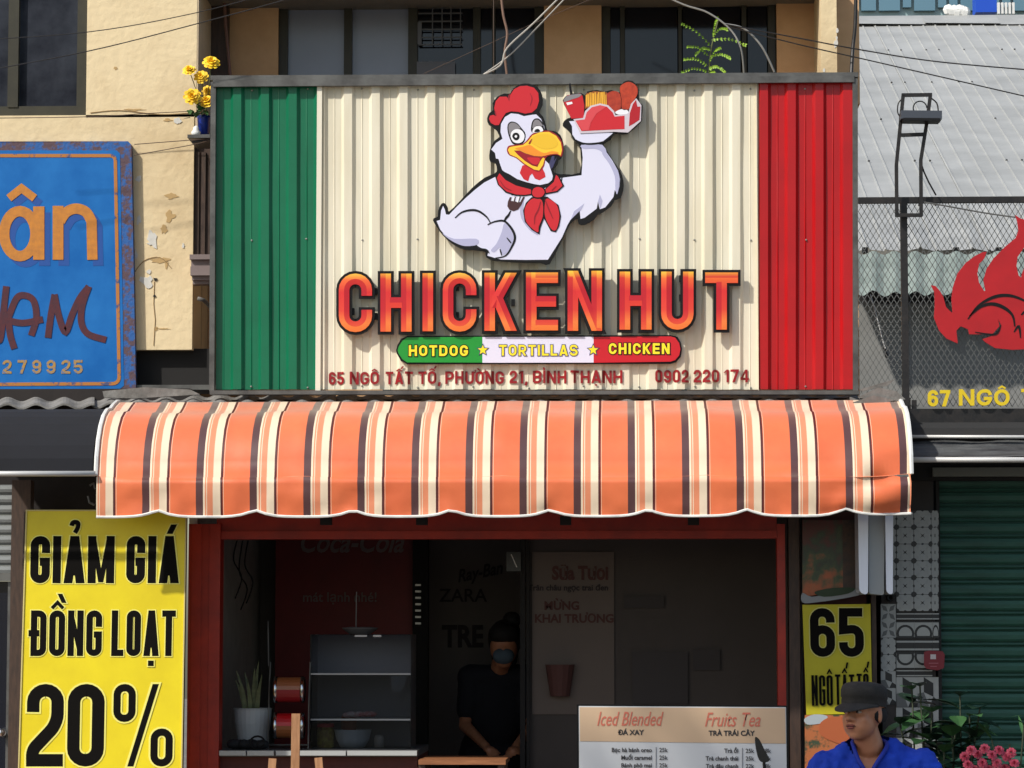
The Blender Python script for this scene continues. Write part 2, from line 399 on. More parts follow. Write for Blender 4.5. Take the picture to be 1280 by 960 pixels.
# ================================================================ SETTING
Ymain = 0.0
mb = MB(); mb.box((-60, -1.9, -.30), (60, 60, -.02)); mb.build('ground', M('bare_ground', (110, 106, 98), .95, var=.2, scale=2), kind='structure')
mb = MB(); mb.box((-60, -60, -.30), (60, -5.2, -.001)); mb.build('far_pavement', m_conc, kind='structure')
mb = MB(); mb.box((-60, -5.19, -.31), (60, -1.92, -.13)); mb.build('road', M('asphalt', (62, 62, 62), .9, var=.2, scale=20, bump=.5, bscale=200), kind='structure')
pav = MB(); pav.box((-9, -1.9, -.02), (9, .25, -.012)); pavo = pav.build('pavement', M('paving_grout', (92, 88, 82), .95), kind='structure')
t0 = None
k = 0
for i in range(-14, 14):
    for j in range(4):
        if k >= 112: break
        k += 1
        if t0 is None:
            q = MB(); q.box((0, 0, 0), (.292, .44, .012)); t0 = q.build('paving_stone', M('paving_stone', (150, 122, 104), .9, var=.2, scale=3), pavo); o = t0
        else:
            o = t0.copy(); C.objects.link(o); o.parent = pavo
        place(o, Vector((i*.30+.15, -1.87+j*.45+.22, -.0115)), pavo)
mb = MB(); mb.box((-9, -2.05, -.13), (9, -1.905, .0)); tag(mb.build('kerb', m_conc, kind='structure'))

# ---- old yellow house that carries everything
house = thing('yellow_house', 'old yellow plastered townhouse with peeling paint and olive window frames above the shop', 'house', (0, .8, 0))
YF, YB = .32, .82
w = MB()
w.pbox(-90, -60, 262, 437, YF, .5)                      # left wall face
# cut: wall is split round the window
w = MB()
def wallq(x0, y0, x1, y1, Y=YF, d=.30): w.pbox(x0, y0, x1, y1, Y, d)
wallq(110, -60, 245.2, 146); wallq(-200, 146, 240, 437.0); wallq(-200, -60, -160, 146)
w.build('wall', m_plaster, house)
w = MB(); w.pbox(245.2, -60, 246.2, 200, YF+.001, .5)
a = at(245.4, 0, YF)
w = MB(); w.box((a.x-.2, YF+.302, 2.9), (a.x-.001, YB+.02, 4.95)); w.build('wall', m_plaster, house)
# slanting reveal and the dark post beside it
w = MB(); p0 = at(245.6, -60, YF+.002); p1 = at(245.6, 180, YF+.002)
w.box((a.x, YF+.002, p1.z), (a.x+.012, YB, p0.z)); w.build('wall_reveal', M('grey_reveal', (200, 180, 150), .85, var=.1, scale=6), house)
w = MB(); w.pbox(262, -60, 284, 200, YB-.06, .05); w.build('door_post', m_wood, house)
w = MB(); w.tube([at(278, -40, .7), at(282, 30, .7), at(288, 96, .68)], .008, 8); w.build('drain_pipe', M('pipe_brown', (120, 86, 74), .6), house)
# back wall of the loggia
w = MB()
for x0, x1 in ((262, 347), (680, 752), (970, 1075)): w.pbox(x0, -60, x1, 130, YB, .2)
w.pbox(230, 130, 1075, 520, YB, .2); w.build('wall', m_plaster2, house)
# right pillar
w = MB(); w.pbox(1025, -60, 1048.5, 300, YF, .62); w.build('pillar', m_plaster, house)
for cx, cy, r in ((1046.5, 38, 3), (1045, 54, 4), (1046, 47, 2), (1030, 88, 2)):
    w = MB(); w.prism([(cx+r*.8*math.cos(u*1.05)*random.uniform(.6, 1.2), cy+r*1.5*math.sin(u*1.05)*random.uniform(.6, 1.2)) for u in range(6)], YF-.002, YF+.01); w.build('bare_patch', m_patch, house)

# slab over the loggia
w = MB(); p = at(247, -60, YF); q = at(1048, -60, YF); w.box((p.x, .34, 4.76), (q.x, 1.0, 4.88)); w.build('balcony_slab', m_conc, house)
# shadow gap coloured in as a black strip, and ledge below the plaster
w = MB(); w.pbox(-60, 437, 270, 482, YF+.06, .2); w.build('shadow_gap_strip', M('gap_black', (20, 18, 17), .8), house)
w = MB(); w.pbox(-60, 482, 270, 487, YF-.02, .25); w.build('ledge', m_zinc, house)
# ragged plaster flakes on the wall face
def flake(cx, cy, rx, ry, m, Y=YF-.0035, n=15, name='bare_patch'):
    q = MB(); pts = [(cx+rx*math.cos(u*2*math.pi/n)*random.uniform(.4, 1.25), cy+ry*math.sin(u*2*math.pi/n)*random.uniform(.4, 1.25)) for u in range(n)]
    q.prism(pts, Y, YF+.01); q.build(name, m, house)
for f in ((222, 151, 5, 4), (174, 223, 5, 5), (173, 274, 3.5, 7), (190, 300, 8, 12), (183, 352, 8, 9), (229, 307, 2, 3), (170, 318, 2, 8), (186, 340, 3, 3)): flake(*f, m_patch)
for f in ((215, 245, 9, 4), (212, 270, 8, 7), (205, 285, 6, 7), (200, 325, 13, 4), (208, 330, 3, 6), (210, 150, 6, 2), (195, 411, 3, 3), (205, 411, 9, 1), (144, 85, 3, 2), (168, 137, 12, 1.5)): flake(*f, m_patch2, YF-.002)
for f in ((194, 349, 2.5, 3), (193, 370, 2, 2)): flake(*f, m_dark, YF-.005)
crack = MB(); crack.ribbon([(193, 352), (192, 380), (194, 400), (192, 432)], .8, YF-.003, YF+.004); m_crk = M('crack_line', (140, 112, 74), .9); crack.build('crack', m_crk, house)
crack = MB(); crack.ribbon(catmull([(113, 141), (150, 138), (200, 143), (240, 141)], 4, False), .9, YF-.003, YF+.004); crack.build('crack', m_crk, house)
crack = MB(); crack.ribbon(catmull([(165, 345), (180, 326), (200, 322), (214, 335)], 4, False), .8, YF-.003, YF+.004)
crack.build('crack', M('crack_line', (140, 112, 74), .9), house)
# dark timber strip + stepped sill next to the sign
w = MB(); w.pbox(240, 182, 266, 318, YF+.03, .1); w.pbox(243, 190, 248, 318, YF+.018, .02); w.pbox(252, 190, 256, 318, YF+.018, .02); w.build('shutter_strip', m_wood, house)
w = MB()
for i, (x0, y0, y1, d) in enumerate(((237, 318, 324, .10), (239, 324, 333, .08), (238, 333, 344, .09), (240, 344, 350, .07), (241, 350, 355, .05))): w.pbox(x0, y0, 268, y1, YF-d, d+.02)
w.build('window_sill', m_sill, house)
w = MB(); w.tube([at(247, 373, YF-.10), at(254, 375, YF-.09), at(262, 382, YF-.02), at(266, 392, YF)], .0105, 10); w.build('pipe_stub', M('grey_pipe', (96, 94, 90), .6), house, True)
# windows
def window(x0, y0, x1, y1, Y, stiles, rails, panes, fw=11, glassm=None):
    f = MB(); f.pbox(x0, y0, x0+fw, y1, Y, .05); f.pbox(x1-fw, y0, x1, y1, Y, .05); f.pbox(x0+fw, y1-fw, x1-fw, y1, Y+.001, .05)
    for sx, sw in stiles: f.pbox(sx-sw/2, y0, sx+sw/2, y1-fw, Y-.004, .05)
    for sx0, sx1, sy, sw in rails: f.pbox(sx0, sy-sw/2, sx1, sy+sw/2, Y+.004, .04)
    fo = f.build('window', m_winframe, house)
    for px0, py0, px1, py1, m in panes:
        g = MB(); g.pbox(px0, py0, px1, py1, Y+.03, .006); g.build('pane', m, fo)
    return fo
window(-160, -60, 110, 146, YF+.05, ((17, 10),), ((-160, 110, -52, 6),), ((22, -55, 100, 136, M('grey_pane', (66, 70, 78), .1, rgb2=(26, 28, 36), scale=2.2)), (-150, -55, 12, 136, MATS['grey_pane'] if 'grey_pane' in MATS else m_panedark)), 12)  # grey mottling stands in for reflections in the glass
window(347, -60, 680, 130, YB+.03, ((435, 9), (516, 11), (596, 9), (617, 4)), ((358, 512, 7, 4),),
       ((358, 9, 431, 125, m_paneblue), (439.5, 9, 511, 125, m_paneblue), (358, -50, 431, 5, m_paneblue), (439.5, -50, 511, 5, m_paneblue), (521, -50, 591, 125, m_panedark), (600, -50, 669, 125, m_panedark)), 12)
window(752, -60, 970, 130, YB+.03, ((778, 6), (850, 5), (930, 7)), (), ((763, -50, 775, 125, m_panedark), (781, -50, 847, 125, m_panedark), (853, -50, 926, 125, m_panedark), (934, -50, 959, 125, m_panedark)), 11)
w = MB(); w.pbox(340, -60, 1000, 132, YB+.12, .04); w.build('dark_backing', M('window_dark', (12, 12, 14), .9), house)  # black sheet added behind the panes to keep bright sky out
# louvre lines reflected in the glass, built as thin pale bars
gr = MB()
for xx in (540, 552, 563, 575): gr.pbox(xx, -40, xx+1.3, 56, YB+.022, .004)
for yy in (6, 16, 26, 36, 46, 55): gr.pbox(523, yy, 578, yy+1.3, YB+.020, .004)
gr.build('reflection_bars', M('pale_bars', (82, 84, 88), .5), house)
gr = MB(); gr.pbox(521, 77, 569, 99, YB+.024, .004); gr.pbox(522, 28, 527, 55, YB+.018, .004); gr.build('pale_panel', M('panel_grey', (98, 100, 106), .6), house)  # plain pale panels set in front of the glass
lw = MB()
lw.pbox(-60, 610, 14, 1200, .30, .2)
# ground floor piers and back
g = MB()
g.pbox(-200, 487, 236, 640, .15, .2); g.build('dark_header', M('dark_brown', (34, 28, 26), .85, var=.2), house)  # plain dark brown, slightly mottled

# ---- shop room (interior)
room = thing('shop_room', 'dim shop interior with grey walls and dark red panel behind the counter', 'shop interior', (0, 2.6, 0))
m_in = M('interior_wall', (120, 113, 110), .9, var=.1, scale=3)
pL = at(236, 700, .12).x; pR = at(1000, 700, .12).x
r = MB(); r.box((pL, .12, 0), (pL+.04, 2.6, 2.5)); r.build('side_wall', M('interior_side_wall', (186, 180, 174), .9, var=.1), room)
r = MB(); r.box((pR, .12, 0), (pR+.04, 2.6, 2.5)); r.build('side_wall', m_in, room)
r = MB(); r.box((pL-.1, 2.6, 0), (pR+.1, 2.7, 2.6)); r.build('back_wall', m_in, room)
r = MB(); r.box((pL-.1, -.02, 2.44), (pR+.1, 2.6, 2.56)); r.build('ceiling', m_in, room)
r = MB(); r.box((pL+.04, .26, -.018), (pR, 2.6, .03)); r.build('floor', M('interior_floor', (84, 78, 72), .6, var=.1), room)
r = MB(); r.pbox(345, 640, 516, 960, 2.3, .05)
cola = r.build('red_panel', M('deep_red_panel', (130, 14, 20), .5, var=.1), room)
m_dim = M('dull_lettering', (150, 130, 128), .8)  # pale lettering in a greyed tone
fonttext(room, 'Coca-Cola', 372, 690, 2.29, .17, m_dim, .003, .8, shear=.35)
fonttext(room, 'mát lạnh nhé!', 378, 752, 2.29, .075, m_dim, .001, 1)
m_dk = M('wall_print_dark', (52, 46, 48), .8)
fonttext(room, 'Ray-Ban', 572, 728, 2.58, .10, m_dk, .002, .8, shear=.4, rotz=-.2)
fonttext(room, 'ZARA', 549, 752, 2.58, .105, m_dk, .001, 1)
fonttext(room, 'TRE', 553, 808, 2.58, .17, m_dk, .006, .8)
r = MB(); r.pbox(516, 640, 534, 960, 2.2, .12); r.build('black_upright', m_dark, room)
for yy in range(7):
    q = MB(); q.pbox(519, 730+yy*8, 526, 732.5+yy*8, 2.19, .02); q.build('hook', M('hook_metal', (150, 150, 150), .3, .8), room)
for k_, (xx, dz) in enumerate(((296, 0), (303, 14), (310, 6))):
    q = MB(); q.tube(catmull([tuple(at(xx, 676, 1.2)), tuple(at(xx-4, 700+dz, 1.1)), tuple(at(xx+6, 722+dz, 1.15)), tuple(at(xx-2, 748+dz, 1.1))], 5, False), .004, 6); q.build('hanging_cable', m_dark, room)
# posters on the partition
r = MB(); r.pbox(658, 640, 662, 1180, .95, .04); r.pbox(650, 640, 656.5, 1180, .95, .04); r.build('partition_post', m_dark, room)
r = MB(); r.pbox(662, 640, 1000, 1180, 1.0, .03); r.build('partition', M('partition_board', (74, 68, 65), .8, var=.12, scale=2), room)
po = thing('paper_poster', 'pale milk tea poster with red words right of the black interior post', 'poster', at(715, 900, .99))
r = MB(); r.pbox(665, 690, 768, 893, .99, .004); r.build('sheet', M('dim_paper', (104, 94, 88), .8, var=.05, scale=2), po)
m_pr = M('poster_red', (84, 52, 48), .8); 
fonttext(po, 'Sữa Tươi', 690, 724, .985, .095, m_pr, .004, .8)
fonttext(po, 'Trân châu ngọc trai đen', 660, 738, .985, .042, m_dk, .001, 1)
fonttext(po, 'MỪNG', 680, 762, .985, .06, m_pr, .002, 1)
fonttext(po, 'KHAI TRƯƠNG', 668, 778, .985, .06, m_pr, .002, 1)
q = MB(); q.lathe(at(700, 870, .97), [(0, 0), (.05, 0), (.075, .16), (.07, .16)], 14); q.build('printed_cup', m_pr, po)
r = MB(); r.pbox(633, 690, 651, 714, .93, .01); sw = r.build('wall_plate', M('black_plate', (14, 15, 18), .3), room)
r = MB(); r.ribbon([(639, 693), (646, 709)], 1.2, .925, .93); r.build('wall_plate_mark', m_whitem, room)
# faint notices on the right-hand wall
for x0, y0, x1, y1 in ((780, 745, 830, 760), (790, 815, 860, 880), (866, 812, 900, 838)):
    q = MB(); q.pbox(x0, y0, x1, y1, .985, .005); q.build('notice', M('dim_notice', (64, 60, 60), .8), room)

# ---- shop front (red frame)
front = thing('storefront', 'red painted shop front frame round the serving opening under the striped awning', 'shop front', at(640, 1188, .05))
f = MB(); f.pbox(236, 655, 271, 1200, .02, .12); f.pbox(240, 655, 247, 1200, .0, .02); f.pbox(252, 655, 257, 1200, .004, .02); f.pbox(262, 655, 271, 1200, -.006, .03); f.build('side_frame', m_redframe, front)
f = MB(); f.pbox(971, 655, 985.5, 1200, .02, .1); f.build('side_frame', m_redframe, front)
f = MB(); f.pbox(271, 640, 971, 673, .03, .1); f.pbox(271, 664, 971, 673, .012, .02); f.build('header_frame', m_redframe, front)
f = MB(); f.pbox(985.5, 640, 1003, 1200, .0, .12); f.build('brown_post', m_wood, front)
f = MB(); f.pbox(1088, 640, 1100, 1200, .0, .12); f.build('brown_post', m_wood, front)
f = MB(); f.pbox(1003, 640, 1088, 1200, .07, .05); f.build('board_panel', M('dark_red_board', (70, 20, 20), .6), front)
f = MB(); f.pbox(236, 500, 1140, 640, .10, .2); f.build('lintel', M('dark_lintel', (60, 52, 48), .9), front)  # dark brown-grey lintel colour
f = MB(); f.pbox(15, 600, 30, 1200, -.05, .08); f.build('brown_post', m_wood, front)
for i, xx in enumerate((400, 520, 700, 860)):
    q = MB(); q.pbox(xx, 645, xx+14, 656, -.35, .05); q.build('awning_bracket', m_dark, front)
# lower counter wall
f = MB(); f.pbox(271, 958, 522, 1192, .06, .05); f.build('stall_riser', M('counter_red_brown', (84, 30, 22), .6, var=.2), front)

# ================================================================ SIGN
sign = thing('shop_sign', 'large green, cream and red corrugated sign with rooster and words CHICKEN HUT', 'shop sign', at(668, 492, .02))
YS = 0.0; RIB = .016
def sheet(x0, x1, m, name):
    """trapezoid-ribbed steel sheet, ribs on the 34.6 px lattice"""
    prof = [(x0, 0)]
    k0 = math.floor((x0-297.2)/34.62)-1
    for k in range(k0, k0+22):
        c = 297.2+34.62*k
        for dx, h in ((-9.0, 0), (-5.2, 1), (4.8, 1), (8.6, 0), (16.0, 0), (17.0, .16), (18.0, 0)):
            x = c+dx
            if x0 < x < x1: prof.append((x, h))
    prof.append((x1, prof[-1][1] if prof[-1][1] == 1 else 0))
    mbs = MB(); rows = [100+i*(487-100)/14 for i in range(15)]
    grid = []
    for y in rows:
        row = []
        for x, h in prof:
            p = at(x, y, YS); wob = .003*noise.noise(Vector((p.x*3, p.z*2.2, h*3)))
            row.append((p.x, YS-h*RIB+wob, p.z))
        grid.append(row)
    n = len(prof); mbs.v = [Vector(p) for r_ in grid for p in r_]
    for i in range(len(rows)-1):
        for j in range(n-1): mbs.f.append((i*n+j, i*n+j+1, (i+1)*n+j+1, (i+1)*n+j)); mbs.m.append(0)
    return mbs.build(name, m, sign)
sheet(270, 398, m_green, 'green_panel'); sheet(398, 948, m_cream, 'cream_panel'); sheet(948, 1066, m_red, 'red_panel')
e = MB(); e.pbox(396.4, 101, 400.4, 489, YS-.024, .02); e.build('joint_strip', M('ivory_strip', (226, 220, 200), .5), sign)
e = MB(); e.pbox(945.6, 100, 948.2, 488, YS-.023, .02); e.build('joint_strip', M('ivory_strip', (226, 220, 200), .5), sign)
m_scr = M('screw_head', (150, 148, 140), .4, .6)
for yy in (112, 300, 484):
    for k_ in range(0, 23, 2):
        xx = 314.5+34.62*k_
        if 272 < xx < 1062 and not (yy == 300 and 530 < xx < 760):
            q = MB(); pz = at(xx+random.uniform(-1, 1), yy+random.uniform(-1.5, 1.5), 0); q.lathe((pz.x, -.001, pz.z), [(.0001, -.005), (.004, -.004), (.0055, 0)], 8, axis='y'); q.build('screw', m_scr, sign)
fr = MB()
def sbar(xa, ya, xb, yb, w, d=.05, Y=-.035): 
    q = MB(); p = at(xa, ya, Y); r_ = at(xb, yb, Y); q.bar(Vector((p.x, Y+d/2, p.z)), Vector((r_.x, Y+d/2, r_.z)), w/260, d); q.build('frame_bar', m_zinc, sign)
sbar(263, 97.2, 1073, 93.2, 6); sbar(262, 490.5, 1074, 490.5, 5, .06)
sbar(266.5, 102.3, 264.5, 488, 6.5, .05, -.033); sbar(1069, 98, 1069.5, 488, 6.5, .05, -.033)
lip = MB(); lip.pbox(266, 100.3, 1068, 102.5, -.040, .02); lip.build('frame_lip', m_zinc, sign)
back = MB()
for xx in (300, 480, 668, 850, 1030): back.pbox(xx, 100, xx+9, 490, .012, .04)
for yy in (130, 300, 460): back.pbox(266, yy, 1070, yy+9, .054, .03)
back.build('back_frame', m_steel, sign)
for xx in (290, 520, 760, 1010):
    q = MB(); p = at(xx, 470, .05); q.box((p.x-.02, .05, p.z-.02), (p.x+.02, YF, p.z+.02)); q.build('wall_bracket', m_steel, sign)

# ---- big letters
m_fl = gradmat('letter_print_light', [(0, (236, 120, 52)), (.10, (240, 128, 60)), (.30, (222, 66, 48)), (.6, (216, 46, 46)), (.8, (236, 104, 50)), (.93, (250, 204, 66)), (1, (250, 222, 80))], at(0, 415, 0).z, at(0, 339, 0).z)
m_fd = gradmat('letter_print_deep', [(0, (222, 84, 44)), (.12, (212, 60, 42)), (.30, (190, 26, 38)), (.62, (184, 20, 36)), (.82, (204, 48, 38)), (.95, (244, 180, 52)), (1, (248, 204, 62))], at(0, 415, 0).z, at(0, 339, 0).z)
YL = -.058
BIG = [('C', 423.5, 465, 415, 342), ('H', 475.5, 514.5, 414.5, 342), ('I', 529, 540.5, 414, 341.5), ('C', 553.5, 595.5, 414.5, 341), ('K', 605.5, 646, 413.5, 341), ('E', 657.5, 697.5, 413, 340.5),
       ('N', 709.5, 752.5, 413.5, 338.5), ('H', 774.5, 814.5, 412, 339.5), ('U', 826.5, 867, 412, 339.5), ('T', 881.5, 922.5, 412, 340.5)]
for ch, x0, x1, yb, yt in BIG:
    q = MB(); draw_glyph(q, ch, x0, x1-x0, yb, yb-yt, 13.2, YL, YL+.024, (0, 0, 0), 3.3)
    L = q.build('letter', m_black, sign)
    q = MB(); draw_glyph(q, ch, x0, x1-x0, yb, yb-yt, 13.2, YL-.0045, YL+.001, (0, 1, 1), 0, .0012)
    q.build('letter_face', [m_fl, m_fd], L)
for x, y in ((469, 364), (469, 395), (440, 389), (571, 359), (571, 394), (641, 378), (851, 348), (851, 372)):
    q = MB(); q.pbox(x-2, y-4, x+2.5, y+4, YL+.015, .04); q.build('letter_bracket', m_black, sign)
# ---- pill with three words
YP = -.040
def pill(x0, x1, m, l, r_):
    pts = []
    if l: pts += [(509, 453), (503, 449), (498, 441.5), (497, 437.5), (498.5, 433), (503, 426), (509, 421.8)]
    else: pts += [(x0, 453.4), (x0, 421.2)]
    if r_: pts += [(838, 420.5), (844, 422), (849, 429), (850.5, 436.5), (849, 444), (844, 450), (838, 452)]
    else: pts += [(x1, 421.0), (x1, 453.2)]
    q = MB(); q.prism(pts, YP, YP+.02); return q.build('word_panel', m, sign)
pg = pill(497, 603, M('pill_green', (28, 146, 48), .4), 1, 0); pw = pill(603, 742, M('pill_white', (224, 222, 240), .4), 0, 0); pr = pill(742, 850, M('pill_red', (196, 20, 34), .4), 0, 1)
q = MB()
q.prism([(509, 455), (501, 451), (496, 442), (495, 437.5), (497, 431), (501, 424), (509, 419.8), (838, 418.8), (847, 421), (851, 428), (852.5, 436.5), (851, 446), (845, 452.5), (838, 454.6)], YP+.006, YP+.024); q.build('pill_backing', m_black, sign)
m_yel = M('yellow_print', (246, 226, 40), .45)
write(pg, 'HOTDOG', 511, 585, 445, 13.5, 2.9, 2.6, YP-.003, YP+.001, m_yel, m_black, 1.0)
write(pw, 'TORTILLAS', 624, 722, 444.5, 13.5, 2.5, 2.6, YP-.003, YP+.001, m_yel, M('navy_print', (60, 60, 110), .5), .8)
write(pr, 'CHICKEN', 761, 837, 442.5, 13.5, 2.9, 2.6, YP-.003, YP+.001, m_yel, m_black, 1.0)
for cx in (603.5, 741.5):
    q = MB(); q.prism([(cx+(6.5 if u % 2 == 0 else 2.8)*math.sin(u*math.pi/5), 437.5-(6.5 if u % 2 == 0 else 2.8)*math.cos(u*math.pi/5)) for u in range(10)], YP-.003, YP+.001); q.build('star', m_yel, sign)
    q = MB(); q.prism([(cx+(8.5 if u % 2 == 0 else 4)*math.sin(u*math.pi/5), 437.5-(8.5 if u % 2 == 0 else 4)*math.cos(u*math.pi/5)) for u in range(10)], YP-.0015, YP+.001); q.build('star_outline', M('navy_print', (60, 60, 110), .5), sign)
m_adr = M('dark_red_letter', (140, 4, 16), .5)
for words, x0, x1 in (('65', 411, 430), ('NGÔ', 437.5, 474), ('TẤT', 482, 516), ('TỐ,', 523, 551), ('PHƯỜNG', 556.5, 630), ('21,', 637, 659.5), ('BÌNH', 666, 708), ('THẠNH', 713, 778), ('0902', 819, 861), ('220', 867, 899), ('174', 904.5, 936)):
    yo = -(x0-411)/525*3.2
    for ch, gx, gw in layout(words, x0, x1, 2.9, 1.9):
        mb_ = MB(); draw_glyph(mb_, ch, gx, gw, 480.8+yo, 15.8, 2.9, YS-.0065, YS-.004); drape(mb_.build('letter', m_adr, sign), 0, RIB)

# ---- rooster
YR = -.075
r1 = lambda x, y: (600+x/8, 95+y/8)
r2 = lambda x, y: (535+x/7.111, 200+y/7.111)
r3 = lambda x, y: (680+x/6.857, 95+y/6.857)
r4 = lambda x, y: (640+x/6.19, 180+y/6.19)
rb = lambda x, y: (530+x/3.84, 90+y/3.84)
sil = [(345,275),(310,250),(303,222),(315,195),(332,183),(330,150),(350,120),(385,103),(412,103),(430,78),(465,58),(505,56),(545,73),(567,110),(569,155),(552,190),(572,215),(586,255),(592,279),
(625,283),(655,303),(670,345),(668,385),(658,412),(646,420),(640,442),(618,470),(640,488),(668,490),(748,484),(752,400),(746,350),(718,325),(703,292),(684,272),(666,256),(672,236),(690,222),(704,216),(684,175),(666,135),(690,110),(701,108),(695,60),(706,57),(714,103),(755,100),(772,112),(785,93),(830,86),(865,94),(900,86),(938,98),(938,75),(962,45),(1000,43),(1027,75),(1033,125),(1036,148),(1050,160),(1046,215),(1040,240),(975,295),(930,292),(908,300),(896,322),(864,342),(874,370),(908,425),(942,475),(957,520),(957,565),(942,603),(915,612),(900,640),(850,677),(834,682),(815,707),(770,732),(742,727),(735,702),(712,716),(692,745),(652,825),(602,920),(560,914),(480,913),(370,907),(330,902),(298,887),(294,862),(265,857),(240,853),(195,851),(150,833),(105,798),(70,757),(43,712),(53,699),(66,694),(68,665),(83,633),(100,630),(114,650),(120,670),(170,622),(230,557),(290,508),(340,486),(350,470),(343,437),(318,430),(313,400),(320,362),(340,328),(362,312),(354,290)]
q = MB(); q.prism([rb(*p) for p in catmull(sil, 2)], YR, YR+.024); rooster = q.build('rooster_figure', m_black, sign)
ed = MB(); 
LAY = [0]
def patch(conv, pts, m, name, lay, sm=True, par=None):
    P = catmull(pts, 3) if sm else pts
    q = MB(); q.prism([conv(*p) for p in P], YR-.0008*lay, YR-.0008*lay+.0007); return q.build(name, m, rooster)
def stroke(paths, m, name, lay, w=1.6):
    for conv, pts, *ww in paths:
        q = MB(); P = catmull(pts, 4, False); q.ribbon([conv(*p) for p in P], 1.35*(ww[0] if ww else w), YR-.0008*lay, YR-.0008*lay+.0007, wf=lambda t: .35+.65*math.sin(math.pi*min(max(t, .08), .92)))
        q.build(name, m, rooster)
m_wh = M('rooster_white', (220, 220, 240), .42); m_wh2 = M('rooster_lilac', (178, 178, 208), .42)
m_rr = M('rooster_red', (202, 34, 44), .4); m_rr2 = M('rooster_deep_red', (150, 18, 34), .4); m_or = M('beak_orange', (240, 146, 40), .4)
m_ye = M('beak_yellow', (250, 202, 52), .4); m_gy = M('eyelid_grey', (132, 128, 132), .5); m_pw = M('pure_white_print', (238, 238, 242), .4)
body = [r2(*p) for p in [(598,150),(500,200),(420,262),(330,342),(250,420),(188,486),(160,484),(150,440),(134,408),(116,450),(108,532),(76,542),(110,620),(170,690),(240,735),(330,765),(432,752),(448,785),(500,800),(540,806),(528,850),(600,872),(650,884),(860,888),(1066,886),(1120,800),(1190,690)]]
body += [r4(*p) for p in [(430,625),(452,588),(524,515),(530,580),(562,570),(655,500),(665,445),(680,505),(722,490),(785,410),(795,355),(814,388),(832,330),(836,270),(820,205),(778,130),(722,50),(690,-10)]]
body += [r3(*p) for p in [(500,590),(320,590),(332,700),(322,850),(160,872),(150,960)]] + [r4(*p) for p in [(380,260),(300,330),(0,400)]]
idt = lambda x, y: (x, y)
patch(idt, body, m_wh, 'body_feathers', 1, False)
patch(r3, [(215,388),(240,430),(243,500),(272,545),(340,574),(430,575),(505,560),(555,520),(592,488),(450,470),(300,470),(262,385)], m_wh, 'raised_hand', 1, False)
patch(r3, [(320,592),(500,590),(540,690),(480,640),(420,622),(340,625)], m_wh2, 'arm_shading', 2)
patch(r4, [(705,30),(780,140),(822,215),(832,290),(815,388),(800,350),(795,250),(750,150),(700,80)], m_wh2, 'arm_shading', 3)
patch(r4, [(455,585),(480,520),(560,460),(530,520),(526,515)], m_wh2, 'arm_shading', 2, False)
patch(r4, [(665,445),(680,390),(700,440),(685,500)], m_wh2, 'arm_shading', 2, False)
patch(r2, [(130,650),(230,700),(430,700),(440,752),(330,765),(240,735),(170,690)], m_wh2, 'wing_shading', 2)
patch(r2, [(680,560),(740,600),(768,690),(740,790),(660,845),(640,780),(590,820),(560,800),(610,740),(655,640)], m_wh2, 'fist_shading', 2)
patch(r2, [(850,350),(820,420),(830,520),(900,620),(980,670),(940,620),(870,560),(848,450)], m_wh2, 'scarf_shading', 2)
stroke([(r2, [(240,515),(300,465),(380,445),(450,455),(520,505),(555,560)], 2.0), (r2, [(530,575),(590,548),(670,540),(720,580),(760,640),(772,700),(745,770),(690,850),(600,872)], 2.2), (r2, [(640,790),(655,850)], 1.4), (r2, [(700,690),(740,740)], 1.4), (r2, [(430,760),(470,790),(520,800),(545,830)], 1.8),
        (r3, [(272,548),(340,578),(430,580),(520,560),(590,500)], 1.8)], m_black, 'feather_line', 3)
patch(r1, [(205,560),(210,480),(250,410),(310,374),(380,380),(440,402),(520,388),(562,384),(610,430),(640,500),(652,560),(600,640),(665,800),(640,830),(690,880),(715,960),(728,1000),(720,1040),(682,1072),(600,1090),(540,1080),(460,1060),(370,1030),(300,985),(244,958),(222,940),(200,880),(185,830),(160,825),(150,770),(112,735),(160,670),(225,628)], m_wh, 'head', 2, False)
patch(r1, [(90,430),(100,397),(135,388),(155,400),(152,370),(142,320),(157,250),(197,207),(265,206),(290,240),(302,190),(342,130),(400,101),(470,97),(540,117),(583,170),(590,250),(568,322),(520,364),(450,376),(380,358),(310,353),(258,370),(223,420),(188,490),(150,492),(110,470)], m_rr, 'comb', 2, False)
stroke([(r1, [(298,180),(285,215),(292,245)], 1.4), (r1, [(150,350),(160,400)], 1.2), (r1, [(500,170),(520,230),(500,300)], .8)], m_rr2, 'comb_line', 3)
patch(r1, [(275,540),(280,480),(315,455),(370,470),(415,520),(455,580),(440,660),(385,690),(330,680),(295,620)], m_black, 'eye_outline', 3)
patch(r1, [(285,530),(290,485),(320,465),(365,478),(405,520),(380,530),(320,545),(300,590)], m_gy, 'eyelid', 4)
patch(r1, [(305,600),(320,552),(360,532),(410,540),(445,590),(430,650),(380,672),(330,655)], m_pw, 'eye', 5)
patch(r1, [(322,605),(335,575),(362,566),(388,580),(395,612),(375,640),(345,638)], m_black, 'pupil', 6)
patch(r1, [(345,605),(358,590),(372,600),(362,618)], m_pw, 'glint', 7)
patch(r1, [(516,560),(515,480),(540,432),(585,425),(625,465),(640,520),(655,560),(600,560)], m_black, 'eye_outline', 3)
patch(r1, [(524,520),(530,470),(550,440),(585,440),(620,480),(625,500),(570,495),(540,515)], m_gy, 'eyelid', 4)
patch(r1, [(528,565),(535,525),(565,502),(610,505),(632,545),(600,560)], m_pw, 'eye', 5)
patch(r1, [(545,560),(555,535),(585,530),(600,555)], m_black, 'pupil', 6)
